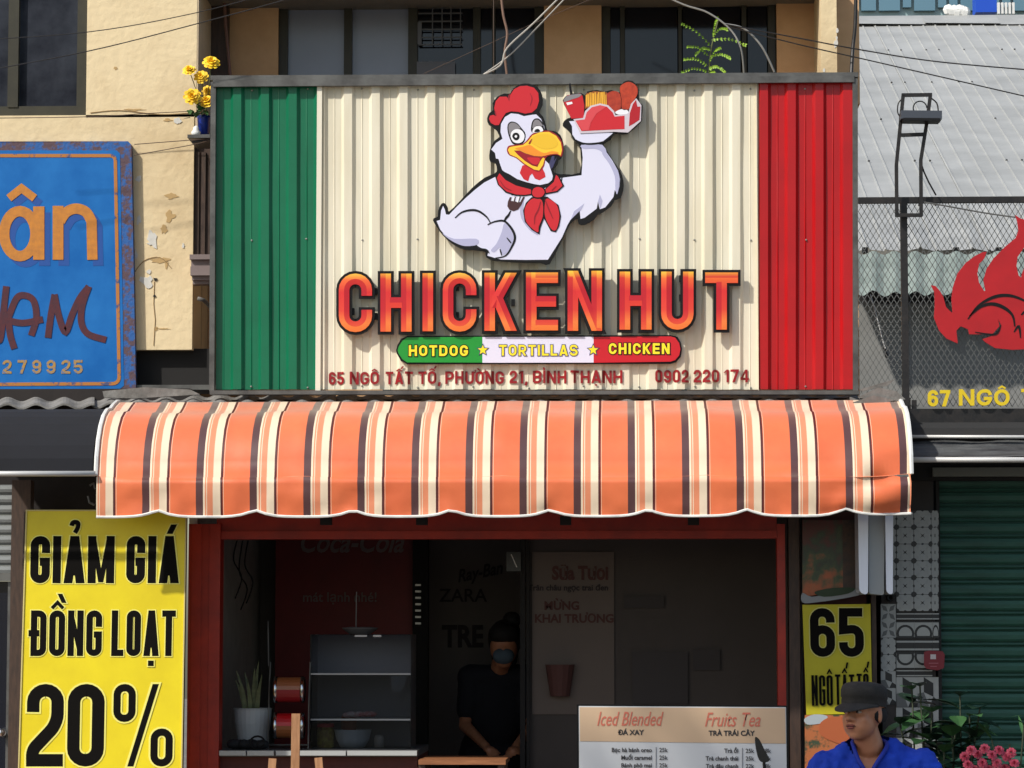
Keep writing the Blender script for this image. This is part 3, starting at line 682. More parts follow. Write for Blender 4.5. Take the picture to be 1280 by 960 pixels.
patch(r1, [(268,740),(285,700),(330,690),(420,680),(470,640),(520,580),(600,552),(690,548),(770,590),(820,660),(832,740),(815,805),(780,790),(720,790),(660,815),(640,900),(595,955),(540,945),(440,885),(360,820),(290,790)], m_rr2, 'beak_outline', 3.5)
patch(r1, [(278,740),(295,712),(340,702),(430,690),(480,650),(525,592),(600,562),(690,558),(762,598),(808,665),(820,740),(806,795),(775,778),(700,782),(620,805),(540,800),(460,775),(400,745),(340,745),(380,790),(450,850),(520,895),(575,910),(600,850),(630,815),(648,825),(630,890),(592,945),(540,935),(450,880),(370,815),(300,785)], m_ye, 'beak', 4, False)
patch(r1, [(430,705),(500,690),(560,730),(640,770),(720,750),(790,770),(700,784),(620,803),(540,798),(470,776),(410,745),(350,725)], m_or, 'beak_shading', 5, True)
patch(r1, [(540,600),(640,575),(730,600),(780,670),(740,720),(640,730),(560,700),(500,650)], M('beak_gold', (236, 190, 46), .35), 'beak_shading', 5)
patch(r1, [(360,745),(420,765),(470,790),(560,812),(625,812),(600,850),(572,900),(520,885),(450,840),(390,790)], m_rr2, 'mouth', 5.5, False)
patch(r1, [(470,820),(540,815),(600,825),(580,880),(530,880)], m_rr, 'tongue', 6.2)
patch(r1, [(485,670),(520,625),(515,650),(497,678)], m_rr2, 'nostril', 6)
patch(r2, [(815,115),(838,50),(870,40),(960,60),(1010,60),(1038,115),(1045,150),(990,180),(950,165),(925,120),(905,140),(890,190),(850,170)], m_rr, 'wattle', 3, False)
patch(r2, [(598,150),(625,105),(690,170),(780,215),(920,255),(930,310),(860,320),(780,318),(690,290),(620,220)], m_black, 'scarf', 4, False)
patch(r2, [(612,160),(635,118),(690,178),(780,226),(915,262),(920,300),(860,310),(780,306),(700,280),(632,220)], m_rr, 'scarf_band', 5, False)
patch(r2, [(1030,265),(1110,190),(1130,120),(1160,130),(1210,230),(1150,285),(1050,305)], m_black, 'scarf', 4, False)
patch(r2, [(1040,265),(1118,195),(1138,132),(1155,145),(1196,228),(1145,275),(1050,292)], m_rr, 'scarf_band', 5, False)
patch(r2, [(920,330),(870,380),(845,450),(860,550),(920,620),(990,662),(1000,600),(1030,520),(1090,630),(1135,642),(1165,590),(1182,500),(1160,400),(1060,325)], m_black, 'scarf', 4, False)
patch(r2, [(925,345),(880,390),(858,450),(872,545),(925,608),(978,642),(985,590),(1020,500),(1020,380),(985,340)], m_rr, 'scarf_tail', 5)
patch(r2, [(1050,345),(1110,365),(1150,410),(1168,500),(1152,590),(1130,626),(1095,612),(1050,530),(1035,450)], m_rr, 'scarf_tail', 5)
patch(r2, [(915,290),(930,245),(980,228),(1030,245),(1048,290),(1020,335),(970,345),(930,330)], m_black, 'scarf_knot', 6)
patch(r2, [(925,290),(940,253),(980,240),(1022,255),(1036,290),(1012,325),(970,332),(938,320)], m_rr, 'scarf_knot', 7)
stroke([(r2, [(1000,370),(980,440),(950,500),(945,570)], 1.2), (r2, [(1040,350),(1070,430),(1110,520)], 1.2), (r2, [(640,180),(680,240),(740,270)], 1.0), (r2, [(1140,230),(1100,270)], 1.0)], m_rr2, 'scarf_fold', 7)
patch(r2, [(728,330),(710,370),(705,410),(722,440),(760,455),(800,440),(830,400),(860,330),(845,325),(820,375),(808,372),(825,325),(812,322),(785,370),(772,366),(780,325),(768,325),(748,365),(735,362),(742,330)], M('fork_brown', (70, 40, 40), .4), 'fork', 3, False)
patch(r2, [(745,360),(760,328),(772,328),(760,368)], m_pw, 'fork_tine', 4, False); patch(r2, [(785,372),(800,328),(815,326),(800,378)], m_pw, 'fork_tine', 4, False)
stroke([(r2, [(735,450),(715,490),(690,520),(680,545)], 2.2)], m_black, 'fork_handle', 3)
# tray of food
patch(r3, [(166,215),(200,165),(310,150),(330,170),(345,250),(340,360),(235,365),(200,300)], M('cup_red', (196, 26, 38), .4), 'cup', 2, False)
patch(r3, [(168,212),(195,172),(270,155),(322,155),(300,180),(240,200),(185,220)], m_gy, 'cup_lid', 3)
patch(r3, [(190,228),(240,220),(245,238),(200,250)], m_pw, 'cup_label', 3, False)
patch(r3, [(355,200),(362,150),(430,130),(540,140),(535,240),(450,260),(350,280)], M('fries_back', (150, 84, 24), .5), 'fries', 2, False)
q = MB()
for i in range(12):
    a = 362+i*15; tp = 148+random.uniform(-12, 16); pts = [(a, 262), (a-3+random.uniform(-4, 4), tp), (a+7, tp-4), (a+11, 262)]
    q.prism([r3(*p) for p in pts], YR-.0008*3-.00012*i, YR-.001)
q.build('fries', M('fries_gold', (240, 180, 54), .45), rooster)
patch(r3, [(530,170),(580,130),(640,140),(660,200),(655,280),(600,310),(550,270)], M('fried_chicken', (184, 62, 30), .5, rgb2=(150, 40, 22), scale=40), 'chicken_piece', 3)
patch(r3, [(650,100),(690,60),(740,52),(795,90),(802,150),(770,210),(740,250),(725,285),(670,285),(665,200)], M('fried_chicken2', (196, 66, 30), .5, rgb2=(160, 46, 22), scale=40), 'chicken_piece', 4)
patch(r3, [(610,310),(660,285),(710,290),(720,320),(640,330)], m_pw, 'napkin', 4)
patch(r3, [(252,370),(335,360),(352,300),(400,255),(480,235),(550,250),(600,300),(612,335),(700,325),(720,320),(745,240),(790,190),(835,250),(830,385),(720,485),(600,478),(310,492)], M('box_trim', (206, 196, 204), .4), 'box_edge', 5, False)
patch(r3, [(270,382),(350,372),(366,312),(410,268),(480,250),(540,264),(588,312),(605,348),(690,340),(690,455),(600,458),(322,472)], m_rr, 'box_front', 6, False)
patch(r3, [(276,386),(352,375),(368,314),(412,270),(480,252),(530,266),(450,320),(400,400),(385,462),(330,468)], M('box_sheen_print', (216, 74, 80), .35), 'box_sheen', 7, False)
patch(r3, [(728,430),(735,320),(762,240),(788,205),(800,262),(826,262),(818,375),(770,408)], M('box_dark_red', (176, 22, 34), .4), 'box_side', 6, False)
# whiskers / throat feathers
patch(r1, [(690,880),(720,800),(745,800),(740,850),(770,810),(730,910),(715,930)], M('throat_blue', (58, 58, 96), .5), 'throat_feather', 2, False)

# ================================================================ EAVE + AWNING
eave = thing('eave_sheeting', 'narrow strip of grey corrugated fibre cement roofing between sign and striped awning', 'roof sheet', at(560, 505, -.1))
def wavy(x0, x1, yf, yb_, Yf, Yb, amp, period, m, parent, ph=0, tilt=0):
    q = MB(); n = int((x1-x0)/period*10); vs = []
    for i in range(n+1):
        x = x0+(x1-x0)*i/n; a = amp*math.cos(2*math.pi*(x-x0)/period+ph)
        for (Y, y) in ((Yf, yf), (Yb, yb_)):
            p = at(x, y+tilt*(x-x0), Y); vs.append((p.x, Y, p.z+a)); vs.append((p.x, Y, p.z+a-.009))
    b = len(q.v); q.v += [Vector(v) for v in vs]
    for i in range(n):
        o = i*4; r_ = (i+1)*4
        for f in ((o, r_, r_+2, o+2), (o+1, o+3, r_+3, r_+1), (o, o+1, r_+1, r_)): q.f.append(f); q.m.append(0)
    return q.build('roof_sheet', m, parent)
wavy(-60, 118, 507, 497, -.14, .22, .011, 35.5, m_fibro, eave, .3)
wavy(112, 420, 505.5, 494, -.115, .28, .012, 34, m_fibro, eave, 1.2)
wavy(412, 760, 505.5, 493, -.10, .28, .011, 34.5, m_fibro, eave, 2.2)
wavy(752, 1070, 504, 493, -.10, .28, .011, 35.5, m_fibro, eave, .6)
wavy(1062, 1122, 500, 494, -.12, .28, .010, 34, m_fibro, eave, .2)
# torn offcut of sheeting at the right-hand end
q = MB()
for pts, Y in (([(1072, 497), (1098, 484), (1120, 489), (1132, 499), (1112, 503)], -.16), ([(1066, 503), (1092, 494), (1120, 500), (1090, 508)], -.17), ([(1074, 487), (1112, 476), (1119, 474), (1110, 482), (1078, 489)], -.15)):
    q.prism(pts, Y, Y+.008)
tag(q.build('broken_sheet', m_fibro), 'torn pale grey offcuts of roof sheet lying at the right end of the awning top', 'scrap')
q = MB(); q.prism([(128, 489), (180, 484), (238, 487), (250, 493), (170, 498), (130, 497)], -.02, .01)
tag(q.build('broken_sheet', m_fibro), 'flat grey scrap of roof sheet lying left of the green sign panel', 'scrap')

awn = thing('striped_awning', 'curved orange, cream and brown striped awning with white scalloped edge', 'awning', at(630, 645, -.65))
m_a = [M('awning_orange', (228, 114, 66), .45, coat=.1, bump=.16, bscale=9, sheen=.7, rgb2=(214, 100, 56), scale=2.5), M('awning_brown', (78, 44, 46), .42, coat=.1, bump=.12, bscale=9, sheen=.7), M('awning_cream', (230, 208, 180), .45, coat=.1, bump=.12, bscale=9), M('awning_apricot', (222, 136, 98), .42, coat=.1, bump=.12, bscale=9, sheen=.7), M('awning_maroon', (84, 34, 32), .45)]
XL, XR = at(120.5, 640, -.64).x, at(1139, 640, -.64).x
prof = []       # Y, z down the arc
zt = at(600, 504, -.06).z; zc = at(600, 594, -.64).z; zb = at(600, 645.5, -.65).z
prof = [(-.05, zt+.01), (-.12, zt+.004), (-.21, zt-.018), (-.29, zt-.045)]
for i in range(1, 7):
    t = i/6; prof.append((-.29-.35*math.sin(t*math.pi/2)**1.0, zt-.045-(zt-.045-zc)*(1-math.cos(t*math.pi/2))))
nr = len(prof)-1
prof += [(-.652, zc-.008)]
for i in range(1, 7): prof.append((-.655+.018*(i/6), zc-.008-(zc-.008-zb)*i/6))
cols = []        # (x, material for the strip on its right)
per = (XR-XL)/15.05; pat = [(0, 0), (.47, 1), (.605, 2), (.64, 3), (.665, 2), (.68, 3), (.785, 2), (.925, 4), (.97, 0), (.98, 2), (.987, 0)]
x = XL-.615*per; k = 0; base_x = x
while base_x < XR:
    for i, (fq, mi) in enumerate(pat):
        xa = base_x+fq*per; xb = base_x+(pat[i+1][0] if i+1 < len(pat) else 1)*per
        if xb <= XL or xa >= XR: continue
        xa = max(xa, XL); xb = min(xb, XR); n = max(1, round((xb-xa)/.018))
        for u in range(n): cols.append((xa+(xb-xa)*u/n, mi))
    base_x += per
cols.append((XR, 0))
sc_per = at(319, 645, -.65).x-at(197, 645, -.65).x; sc0 = at(197, 645, -.65).x
def scallop(x):
    t = ((x-sc0)/sc_per+.5) % 1-.5; return .030*math.exp(-(abs(t)/.13)**1.3)
q = MB(); grid = []
for (x, mi) in cols:
    col = []
    for i, (Y, z) in enumerate(prof):
        v = max(0, (i-nr)/(len(prof)-1-nr)); n1 = noise.noise(Vector((x*5, i*.35, 3))); n2 = noise.noise(Vector((x*14, i*.5, 9)))
        yy = Y-v*(.016*n1+.009*n2)+(0 if v else .007*n1)
        zz = z+v**3*scallop(x)+(0 if v else .003*n1)
        # the crumpled right-hand end
        xr = max(0, (x-(XR-.42))/.42)
        if xr > 0 and i > nr-2: yy += .02*xr*math.sin(9*x+ i*1.1)+.014*xr*noise.noise(Vector((x*9, i*.8, 1))); zz += xr*.012*math.sin(i*1.7)
        # sag between the ribs on the curved part
        if 1 < i <= nr: zz -= .016*abs(math.sin((x-XL)/(XR-XL)*math.pi*4))**.8
        col.append((x, yy, zz))
    grid.append(col)
n = len(prof); q.v = [Vector(p) for c_ in grid for p in c_]
for i in range(len(cols)-1):
    for j in range(n-1): q.f.append((i*n+j, i*n+j+1, (i+1)*n+j+1, (i+1)*n+j)); q.m.append(cols[i][1])
fab = q.build('fabric', m_a, awn, smooth=True)
# hem tape
q = MB(); q.tube([(g[-1][0], g[-1][1]-.002, g[-1][2]) for g in grid[::2]]+[grid[-1][-1]], .0065, 6); q.build('hem_tape', m_whitem, awn)
# welded seam along the fold
q = MB(); q.tube([(g[nr][0], g[nr][1]-.0015, g[nr][2]-.002) for g in grid[::2]], .0022, 5); q.build('fold_seam', m_a[3], awn)
# end cheeks and their piping
for X, s_, mm_ in ((XL, -1, m_whitem), (XR, 1, m_whitem)):
    q = MB(); q.tube([(X+s_*.004, Y-.002, z+.002) for Y, z in prof[:nr+1]], .0105, 6); q.build('end_piping', m_whitem, awn)
    q = MB(); pts = [(X+s_*.001, Y, z) for Y, z in prof[:nr+1]]+[(X+s_*.001, -.05, zc)]
    q.face(pts); q.build('end_cheek', m_a[2], awn)
# steel ribs under the cloth, front pipe
for i in range(5):
    X = XL+.03+(XR-XL-.06)*i/4; q = MB(); q.tube([(X, Y+.02, z-.02) for Y, z in prof[:nr+1]]+[(X, -.05, zc-.02)], .010, 6); q.build('rib', m_zinc, awn)
q = MB(); q.tube([(XL+.01, -.62, zc-.01), (XR-.01, -.62, zc-.01)], .012, 8); q.build('front_pipe', m_zinc, awn)

# ================================================================ LEFT SIDE
m_navy = M('navy_tarp', (14, 16, 24), .9, var=.2, scale=5)
tarp = thing('black_tarp', 'dark navy tarpaulin stretched on a pale front rail left of the striped awning', 'tarp', at(60, 594, -.5))
q = MB(); vs = []
xl = at(-80, 550, -.5).x; xr = at(118, 550, -.6).x
z1 = at(60, 512, -.12).z; z2 = at(60, 590, -.66).z
for i in range(9):
    t = i/8; Y = -.12-.52*math.sin(t*math.pi/2); z = z1-(z1-z2)*(1-math.cos(t*math.pi/2)); vs.append((Y, z))
for i in range(8): q.face([(xl, vs[i][0], vs[i][1]), (xr-.12*(1-i/8)*0, vs[i][0], vs[i][1]), (xr, vs[i+1][0], vs[i+1][1]), (xl, vs[i+1][0], vs[i+1][1])])
q.build('cloth', m_navy, tarp, True)
q = MB(); xr2 = at(119, 594, -.66).x
q.tube([(xl, -.665, z2-.008), (xr2, -.665, z2-.008)], .013, 10); q.build('front_rail', M('rail_silver', (196, 196, 194), .45, .2), tarp, True)
q = MB(); q.tube([at(112, 607, -.5), at(117, 604, -.5), at(119, 611, -.5)], .006, 6); q.tube([at(110, 620, -.5), at(112, 628, -.5), at(118, 631, -.5)], .006, 6); q.build('hook', m_zinc, tarp)

bs = thing('blue_sign', 'weathered blue painted metal sign with orange letters and rusty border, cut by the left edge', 'sign board', at(60, 498, .28))
m_blue = M('blue_paint', (0, 92, 166), .55, spec=.25, rgb2=(26, 110, 182), scale=4)
m_rust = M('rusted_blue', (36, 90, 156), .75, rgb2=(86, 66, 74), scale=26, thr=(.46, .56), bump=.3)
m_orange = M('sign_orange', (200, 128, 40), .6, rgb2=(176, 112, 44), scale=30)
q = MB(); q.prism([(-120, 197), (-120, 177), (160, 176.5), (164, 181), (170, 494), (166, 497.5), (-120, 499)], 0.2750, 0.3150); q.build('rusty_border', m_rust, bs)
q = MB(); q.prism([(-120, 188), (146, 188), (150, 192), (155, 482), (150, 486), (-120, 488)], 0.2735, 0.2750); q.build('blue_face', m_blue, bs)
q = MB(); q.ribbon(fillet([(-120, 194.5), (144, 194.5, 6), (149, 479.5, 8), (-120, 481)]), 4.2, 0.2715, 0.2735); q.build('border_line', M('worn_orange_line', (176, 112, 44), .6, rgb2=(70, 74, 110), scale=22, thr=(.38, .46)), bs)
b5 = lambda x, y: (x/2.91, 170+y/2.91)
def an(off, Y0, Y1, m, nm):
    ox, oy = off
    ring = [b5(72+ox+57*math.cos(t*2*math.pi/28), 355+oy-82*math.sin(t*2*math.pi/28)) for t in range(28)]
    q = MB(); q.ribbon(ring, 13, Y0, Y1, True); q.ribbon([b5(141+ox, 256+oy), b5(141+ox, 450+oy)], 14, Y0-.0003, Y1)
    q.build(nm, m, bs)
    q = MB(); q.ribbon([b5(32+ox, 226+oy), b5(78+ox, 190+oy), b5(126+ox, 226+oy)], 10, Y0, Y1); q.build(nm, m, bs)
    q = MB(); q.ribbon([b5(211+ox, 254+oy), b5(211+ox, 450+oy)], 13.5, Y0, Y1)
    q.ribbon(catmull([b5(218+ox, 310+oy), b5(240+ox, 278+oy), b5(275+ox, 264+oy), b5(312+ox, 276+oy), b5(333+ox, 310+oy)], 5, False)+[b5(336+ox, 450+oy)], 13, Y0-.0003, Y1); q.build(nm, m, bs)
an((21, 22), 0.2728, 0.2735, M('letter_shadow_blue', (18, 74, 150), .5), 'letter_shadow'); an((0, 0), 0.2705, 0.2720, m_orange, 'letter')
m_mar = M('maroon_brush', (84, 24, 32), .5, rgb2=(60, 24, 40), scale=30)
for pts in ([(-30, 700), (-10, 740), (2, 730), (12, 640), (22, 552)], [(30, 660), (60, 590), (92, 580), (122, 600), (132, 660), (115, 720)], [(30, 660), (36, 720), (50, 768)], [(20, 668), (80, 680), (150, 668)],
            [(175, 728), (185, 650), (198, 582)], [(198, 582), (215, 660), (238, 712), (262, 650), (290, 590), (320, 552)], [(320, 552), (298, 620), (296, 680), (320, 720), (380, 740)]):
    q = MB(); q.ribbon(catmull([b5(*p) for p in pts], 5, False), 8.2, 0.2705-.0003*random.random(), 0.2735, ext=2); q.build('brush_stroke', m_mar, bs)
for ch, x0 in (('2', 3), ('7', 22), ('9', 40), ('9', 58), ('2', 76.5), ('5', 92)):
    q = MB(); draw_glyph(q, ch, x0, 11.5, 467, 17, 3.2, 0.2715, 0.2735); q.build('digit', M('worn_digit', (168, 130, 60), .6, rgb2=(60, 106, 160), scale=60, thr=(.4, .5)), bs)

# banner
bn = thing('yellow_banner', 'tall yellow banner with black words GIẢM GIÁ ĐỒNG LOẠT 20%', 'banner', at(125, 1150, -.42))
m_bn = M('yellow_vinyl', (234, 214, 24), .42, rgb2=(220, 198, 20), scale=3, bump=.12, bscale=7)
YBN = -.40
def bwarp(x, y): return (x-(y-640)*.028*(1 if x < 130 else .55), y+(x-130)*.01)
q = MB(); V = []
for i in range(33):
    y = 638+i*(1150-638)/32
    for j in range(13):
        x = 33+(232-33)*j/12; X, Yp = x-(y-640)*(.030-.014*j/12), y+(x-130)*.0
        p = at(X, Yp, YBN); V.append((p.x, YBN+.0012*noise.noise(Vector((j*.35, i*.22, 2))), p.z))
q.v = [Vector(v) for v in V]
for i in range(32):
    for j in range(12): q.f.append((i*13+j, i*13+j+1, (i+1)*13+j+1, (i+1)*13+j)); q.m.append(0)
q.build('vinyl_sheet', m_bn, bn, True)
q = MB(); q.ribbon([(33, 638), (17.5, 1150), (223.5, 1150), (232.5, 638)], 1.6, YBN-.005, YBN+.006, True); q.build('hem', M('pale_hem', (206, 190, 120), .6), bn)
m_bk = M('black_vinyl', (15, 13, 11), .8, spec=.1); m_halo = M('pale_halo', (240, 232, 120), .6)
YT = YBN-.0032
bw = lambda x, y: (x-(y-700)*.018, y)
write(bn, 'GIẢM', 38, 143, 729, 59, 10.2, 3.6, YT, YBN-.0016, m_bk, m_halo, 1.3, warp=bw)
write(bn, 'GIÁ', 158, 224, 729, 59, 10.2, 3.6, YT, YBN-.0016, m_bk, m_halo, 1.3, warp=bw)
write(bn, 'ĐỒNG', 40, 129, 820, 57, 7.9, 3.6, YT, YBN-.0016, m_bk, m_halo, 1.3, warp=bw)
write(bn, 'LOẠT', 141, 221, 820, 57, 7.9, 3.6, YT, YBN-.0016, m_bk, m_halo, 1.3, warp=bw)
write(bn, '20', 37, 134, 958, 103, 15.5, 5, YT, YBN-.0016, m_bk, m_halo, 2.2, warp=bw)
write(bn, '%', 145, 220, 958, 103, 15.5, 5, YT, YBN-.0016, m_bk, m_halo, 2.2, warp=bw)
q = MB(); q.bar(at(34, 640, YBN+.03), at(16, 1180, YBN+.03), .025, .02); q.bar(at(231, 640, YBN+.03), at(222, 1180, YBN+.03), .025, .02); q.bar(at(36, 645, YBN+.03), at(229, 645, YBN+.03), .02); q.build('back_frame', m_wood, bn)

# left roller shutter, dark glass door with chrome knob
sh = thing('grey_roller_shutter', 'grey metal roller shutter half rolled up at the left edge beside the yellow banner', 'shutter', at(0, 716, .05))
s0 = None
for i in range(9):
    y = 606+i*12.6; a_ = at(0, y, .05)
    if s0 is None:
        q = MB(); x0 = at(-90, 650, .05).x; x1 = at(15.5, 650, .05).x
        pr_ = [(0, 0), (-.010, -.006), (-.013, -.022), (-.010, -.036), (0, -.040), (.003, -.048)]
        for u in range(5): q.face([(x0, .05+pr_[u][0], pr_[u][1]), (x1, .05+pr_[u][0], pr_[u][1]), (x1, .05+pr_[u+1][0], pr_[u+1][1]), (x0, .05+pr_[u+1][0], pr_[u+1][1])])
        s0 = q.build('slat', M('shutter_grey', (124, 128, 128), .5, .3, var=.15, scale=9), sh, base=Vector(((x0+x1)/2, .05, 0))); o = s0
    else:
        o = s0.copy(); C.objects.link(o); o.parent = sh
    place(o, Vector(((x0+x1)/2, .05, a_.z)), sh)
q = MB(); q.pbox(-90, 716, 15.5, 726, .04, .03); q.build('bottom_rail', m_zinc, sh)
dr = thing('dark_glass_door', 'dark glass door with round chrome knob at the lower left edge', 'door', at(0, 1188, .07))
q = MB(); q.pbox(-90, 727, 13, 1188, .08, .02); q.build('glass_leaf', M('navy_glass', (20, 24, 36), .15), dr)
q = MB(); q.pbox(10, 727, 15, 1188, .06, .03); q.build('door_stile', m_zinc, dr)
q = MB(); q.lathe(at(2, 916, .03), [(0, -.03), (.012, -.028), (.024, -.01), (.024, 0), (.012, .012), (.012, .06)], 16, axis='y'); q.build('knob', M('chrome', (210, 212, 214), .12, 1), dr, True)

# ================================================================ RIGHT SIDE
rf = thing('grey_shed_roof', 'long grey ribbed metal roof rising behind the mesh sign frame on the right', 'roof', at(1180, 313, 1.0))
q = MB(); YE = 2.6; e0 = at(1100, 313, YE); al = math.radians(21.3); s_len = 8.1
nx, ny = .934, .358
x = .9
pitch = .099
prof_r = [(0, 0), (.005, .009), (.011, .009), (.016, 0)]
sheets = []
X = at(1040, 313, YE).x
cnt = 0
while X < 5.2:
    q = MB(); ribs = 9; xs = []
    for u in range(ribs):
        for dx, h in prof_r: xs.append((X+u*pitch+dx, h))
    xs.append((X+ribs*pitch, 0.001))
    zo = .004*(cnt % 2); N = 7; rows = []
    for v in range(N+1):
        s_ = s_len*v/N; row = []
        for xx, h in xs:
            hh = h+zo+.004*noise.noise(Vector((xx*2, s_, 5)))
            row.append((xx, YE+s_*math.cos(al)-hh*math.sin(al), e0.z+s_*math.sin(al)+hh*math.cos(al)+(.01*math.sin(xx*40) if v == 0 else 0)))
        rows.append(row)
    n = len(xs); q.v = [Vector(p) for r_ in rows for p in r_]
    for i in range(N):
        for j in range(n-1): q.f.append((i*n+j, i*n+j+1, (i+1)*n+j+1, (i+1)*n+j)); q.m.append(0)
    q.build('roof_sheet', m_roof, rf); X += ribs*pitch; cnt += 1
scr = MB()
for u in range(34):
    for v in (1.1, 2.4, 3.8, 5.2, 6.6):
        xx = at(1040, 313, YE).x+pitch*(u*1.0)+.0095
        if random.random() < .38: scr.ball((xx, YE+v*math.cos(al)-.02*math.sin(al), e0.z+v*math.sin(al)+.012), .008, n=6)
scr.build('roof_screw', M('screw_dark', (70, 68, 66), .5, .5), rf)
q = MB(); Yr = YE+s_len*math.cos(al); zr = e0.z+s_len*math.sin(al)
x = at(1040, 20, 6).x-.3
capn = 0
x = 1.2
while x < 7:
    q = MB(); q.face([(x, Yr-.28, zr-.085+random.uniform(-.012, .012)), (x+.62, Yr-.28, zr-.085+random.uniform(-.012, .012)), (x+.62, Yr+.02, zr+.05), (x, Yr+.02, zr+.05)])
    q.face([(x, Yr+.02, zr+.05), (x+.62, Yr+.02, zr+.05), (x+.62, Yr+.3, zr-.06), (x, Yr+.3, zr-.06)]); q.build('ridge_cap', m_roof, rf); x += .615
q = MB(); q.box((1.75, Yr+.2, 0), (8, Yr+.3, zr-.1)); q.build('gable_wall', m_conc, rf)

shed = thing('shed_wall', 'shadowed grey shed wall with pale green corrugated strip behind the wire mesh', 'wall', at(1180, 520, 1.1))
def wavyv(x0, x1, yt, yb_, Y, m):
    q = MB(); n = 60
    vs = []
    for i in range(n+1):
        x = x0+(x1-x0)*i/n; a = .012*math.cos(2*math.pi*(x-x0)/26)
        pt = at(x, yt, Y); pb = at(x, yb_+4*noise.noise(Vector((x*.05, 0, 0))), Y-.25)
        vs += [(pt.x, Y, pt.z+a), (pb.x, Y-.25, pb.z+a)]
    q.v = [Vector(v) for v in vs]
    for i in range(n): q.f.append((i*2, i*2+2, i*2+3, i*2+1)); q.m.append(0)
    return q.build('green_strip', m, shed)
wavyv(1040, 1340, 316, 367, 2.5, m_teal)
q = MB(); q.pbox(1040, 380, 1400, 640, 2.6, .1); q.build('lower_wall', M('grey_block_wall', (140, 140, 137), .9, var=.1, scale=4), shed)
q = MB(); q.pbox(1040, 326, 1400, 386, 2.8, .1); q.build('gap_shade_panel', m_dark, shed)  # dark panel standing in for the shade in the gap below the strip
q = MB()
for xx in (1078, 1192, 1245): q.pbox(xx, 309, xx+7, 316, 2.55, .04)
q.build('eave_clip', m_black, shed)

ms = thing('mesh_sign', 'black framed wire mesh carrying a red flame fish and yellow words 67 NGÔ', 'shop sign', at(1200, 520, -.06))
YM = -.06
q = MB(); q.pbox(1073, 246.5, 1400, 252, YM, .03); q.build('frame_bar', m_steel, ms)
q = MB(); q.pbox(1125.5, 252, 1137, 512, YM-.002, .035); q.build('frame_bar', m_steel, ms)
q = MB(); q.pbox(1137, 511, 1400, 528, YM-.004, .04); q.build('frame_bar', m_steel, ms)
q = MB(); q.pbox(1122, 512, 1137, 540, YM-.003, .04); q.build('frame_bar', m_steel, ms)
q = MB(); q.pbox(1140, 500, 1146, 511, YM-.001, .02); q.build('corner_gusset', m_steel, ms)
q = MB(); cw = 7.4; chh = 12.2; px = 1073; line = 0
while px < 1370:
    pts = []; y = 252; k = 0
    while y <= 511:
        off = cw/2 if ((k+line) % 2) else 0
        pts.append((px+off, y)); y += chh/2; k += 1
    w_ = .8
    q.ribbon(pts, w_, YM+.012, YM+.0145); px += cw/2; line += 1
q.build('wire_mesh', M('mesh_grey', (98, 100, 98), .6, .2), ms, kind='stuff')
m_fr = M('flame_red', (172, 18, 26), .4, var=.12, scale=6)
f6 = lambda x, y: (1140+x/6.857, 260+y/6.857)
z2c = lambda x, y: (820+x/2.783, 300+y/2.783)
fl = [f6(*p) for p in [(163,662),(200,668),(240,712),(268,760),(292,850),(347,902),(338,780),(350,680),(390,560),(460,470),(540,410),(606,378),(640,374),(622,430),(575,480),(560,560),(575,640),(618,712),(630,708),(612,620),(640,520),(700,430),(800,330),(890,255),(912,195),(903,120),(885,60),(925,88),(965,100),(1040,200),(1030,300),(960,340),(905,420),(895,500),(915,580),(935,596),(950,540),(1000,440),(1080,330),(1150,260),(1170,330),(1160,460),(1200,520),(1300,420),(1330,560),(1280,700),(1330,760),(1420,690),(1400,900)]]
fl += [z2c(*p) for p in [(1560,300),(1480,370),(1400,385),(1320,378),(1240,382),(1180,376),(1145,355),(1135,345),(1165,335),(1190,320),(1200,295),(1190,275),(1195,300),(1170,328),(1090,328),(1085,310),(1060,300),(1045,315),(1050,360),(1010,342),(985,315),(967,270),(970,220),(968,180)]]
q = MB(); q.prism(fl, YM-.03, YM-.022); flo = q.build('flame_fish', m_fr, ms)
for pts, w_ in (([(1085, 275), (1120, 230), (1170, 200), (1220, 192), (1270, 205), (1330, 240)], 3.2), ([(1090, 265), (1130, 232), (1170, 222), (1210, 235), (1240, 262), (1248, 300)], 3.6), ([(1110, 320), (1180, 328), (1200, 295)], 2), ([(1245, 320), (1262, 300), (1268, 340)], 2.4), ([(1270, 260), (1300, 240), (1340, 260)], 3)):
    q = MB(); q.ribbon(catmull([z2c(*p) for p in pts], 5, False), w_, YM-.0325, YM-.028, wf=lambda t: .3+.9*math.sin(math.pi*min(max(t, .06), .94))); q.build('fish_line', m_black, flo)
m_y2 = M('sign_yellow', (214, 186, 24), .5)
write(ms, '67', 1160, 1188, 508, 20.5, 4.2, 2.5, YM-.03, YM-.012, m_y2)
write(ms, 'NGÔ', 1199, 1262, 507, 20.5, 4.2, 3, YM-.03, YM-.012, m_y2)
write(ms, 'TẤT', 1277, 1330, 506.5, 20.5, 4.2, 3, YM-.03, YM-.012, m_y2)
q = MB(); q.tube([at(1088, 368, .1), at(1097, 400, .05), at(1104, 428, 0), at(1107, 436, -.02)], .003, 6); q.build('loose_cable', M('cable_grey', (150, 150, 148), .5), ms)
q = MB(); q.tube([at(1104, 432, .0), at(1109, 446, -.02)], .009, 8); q.build('cable_plug', m_black, ms)

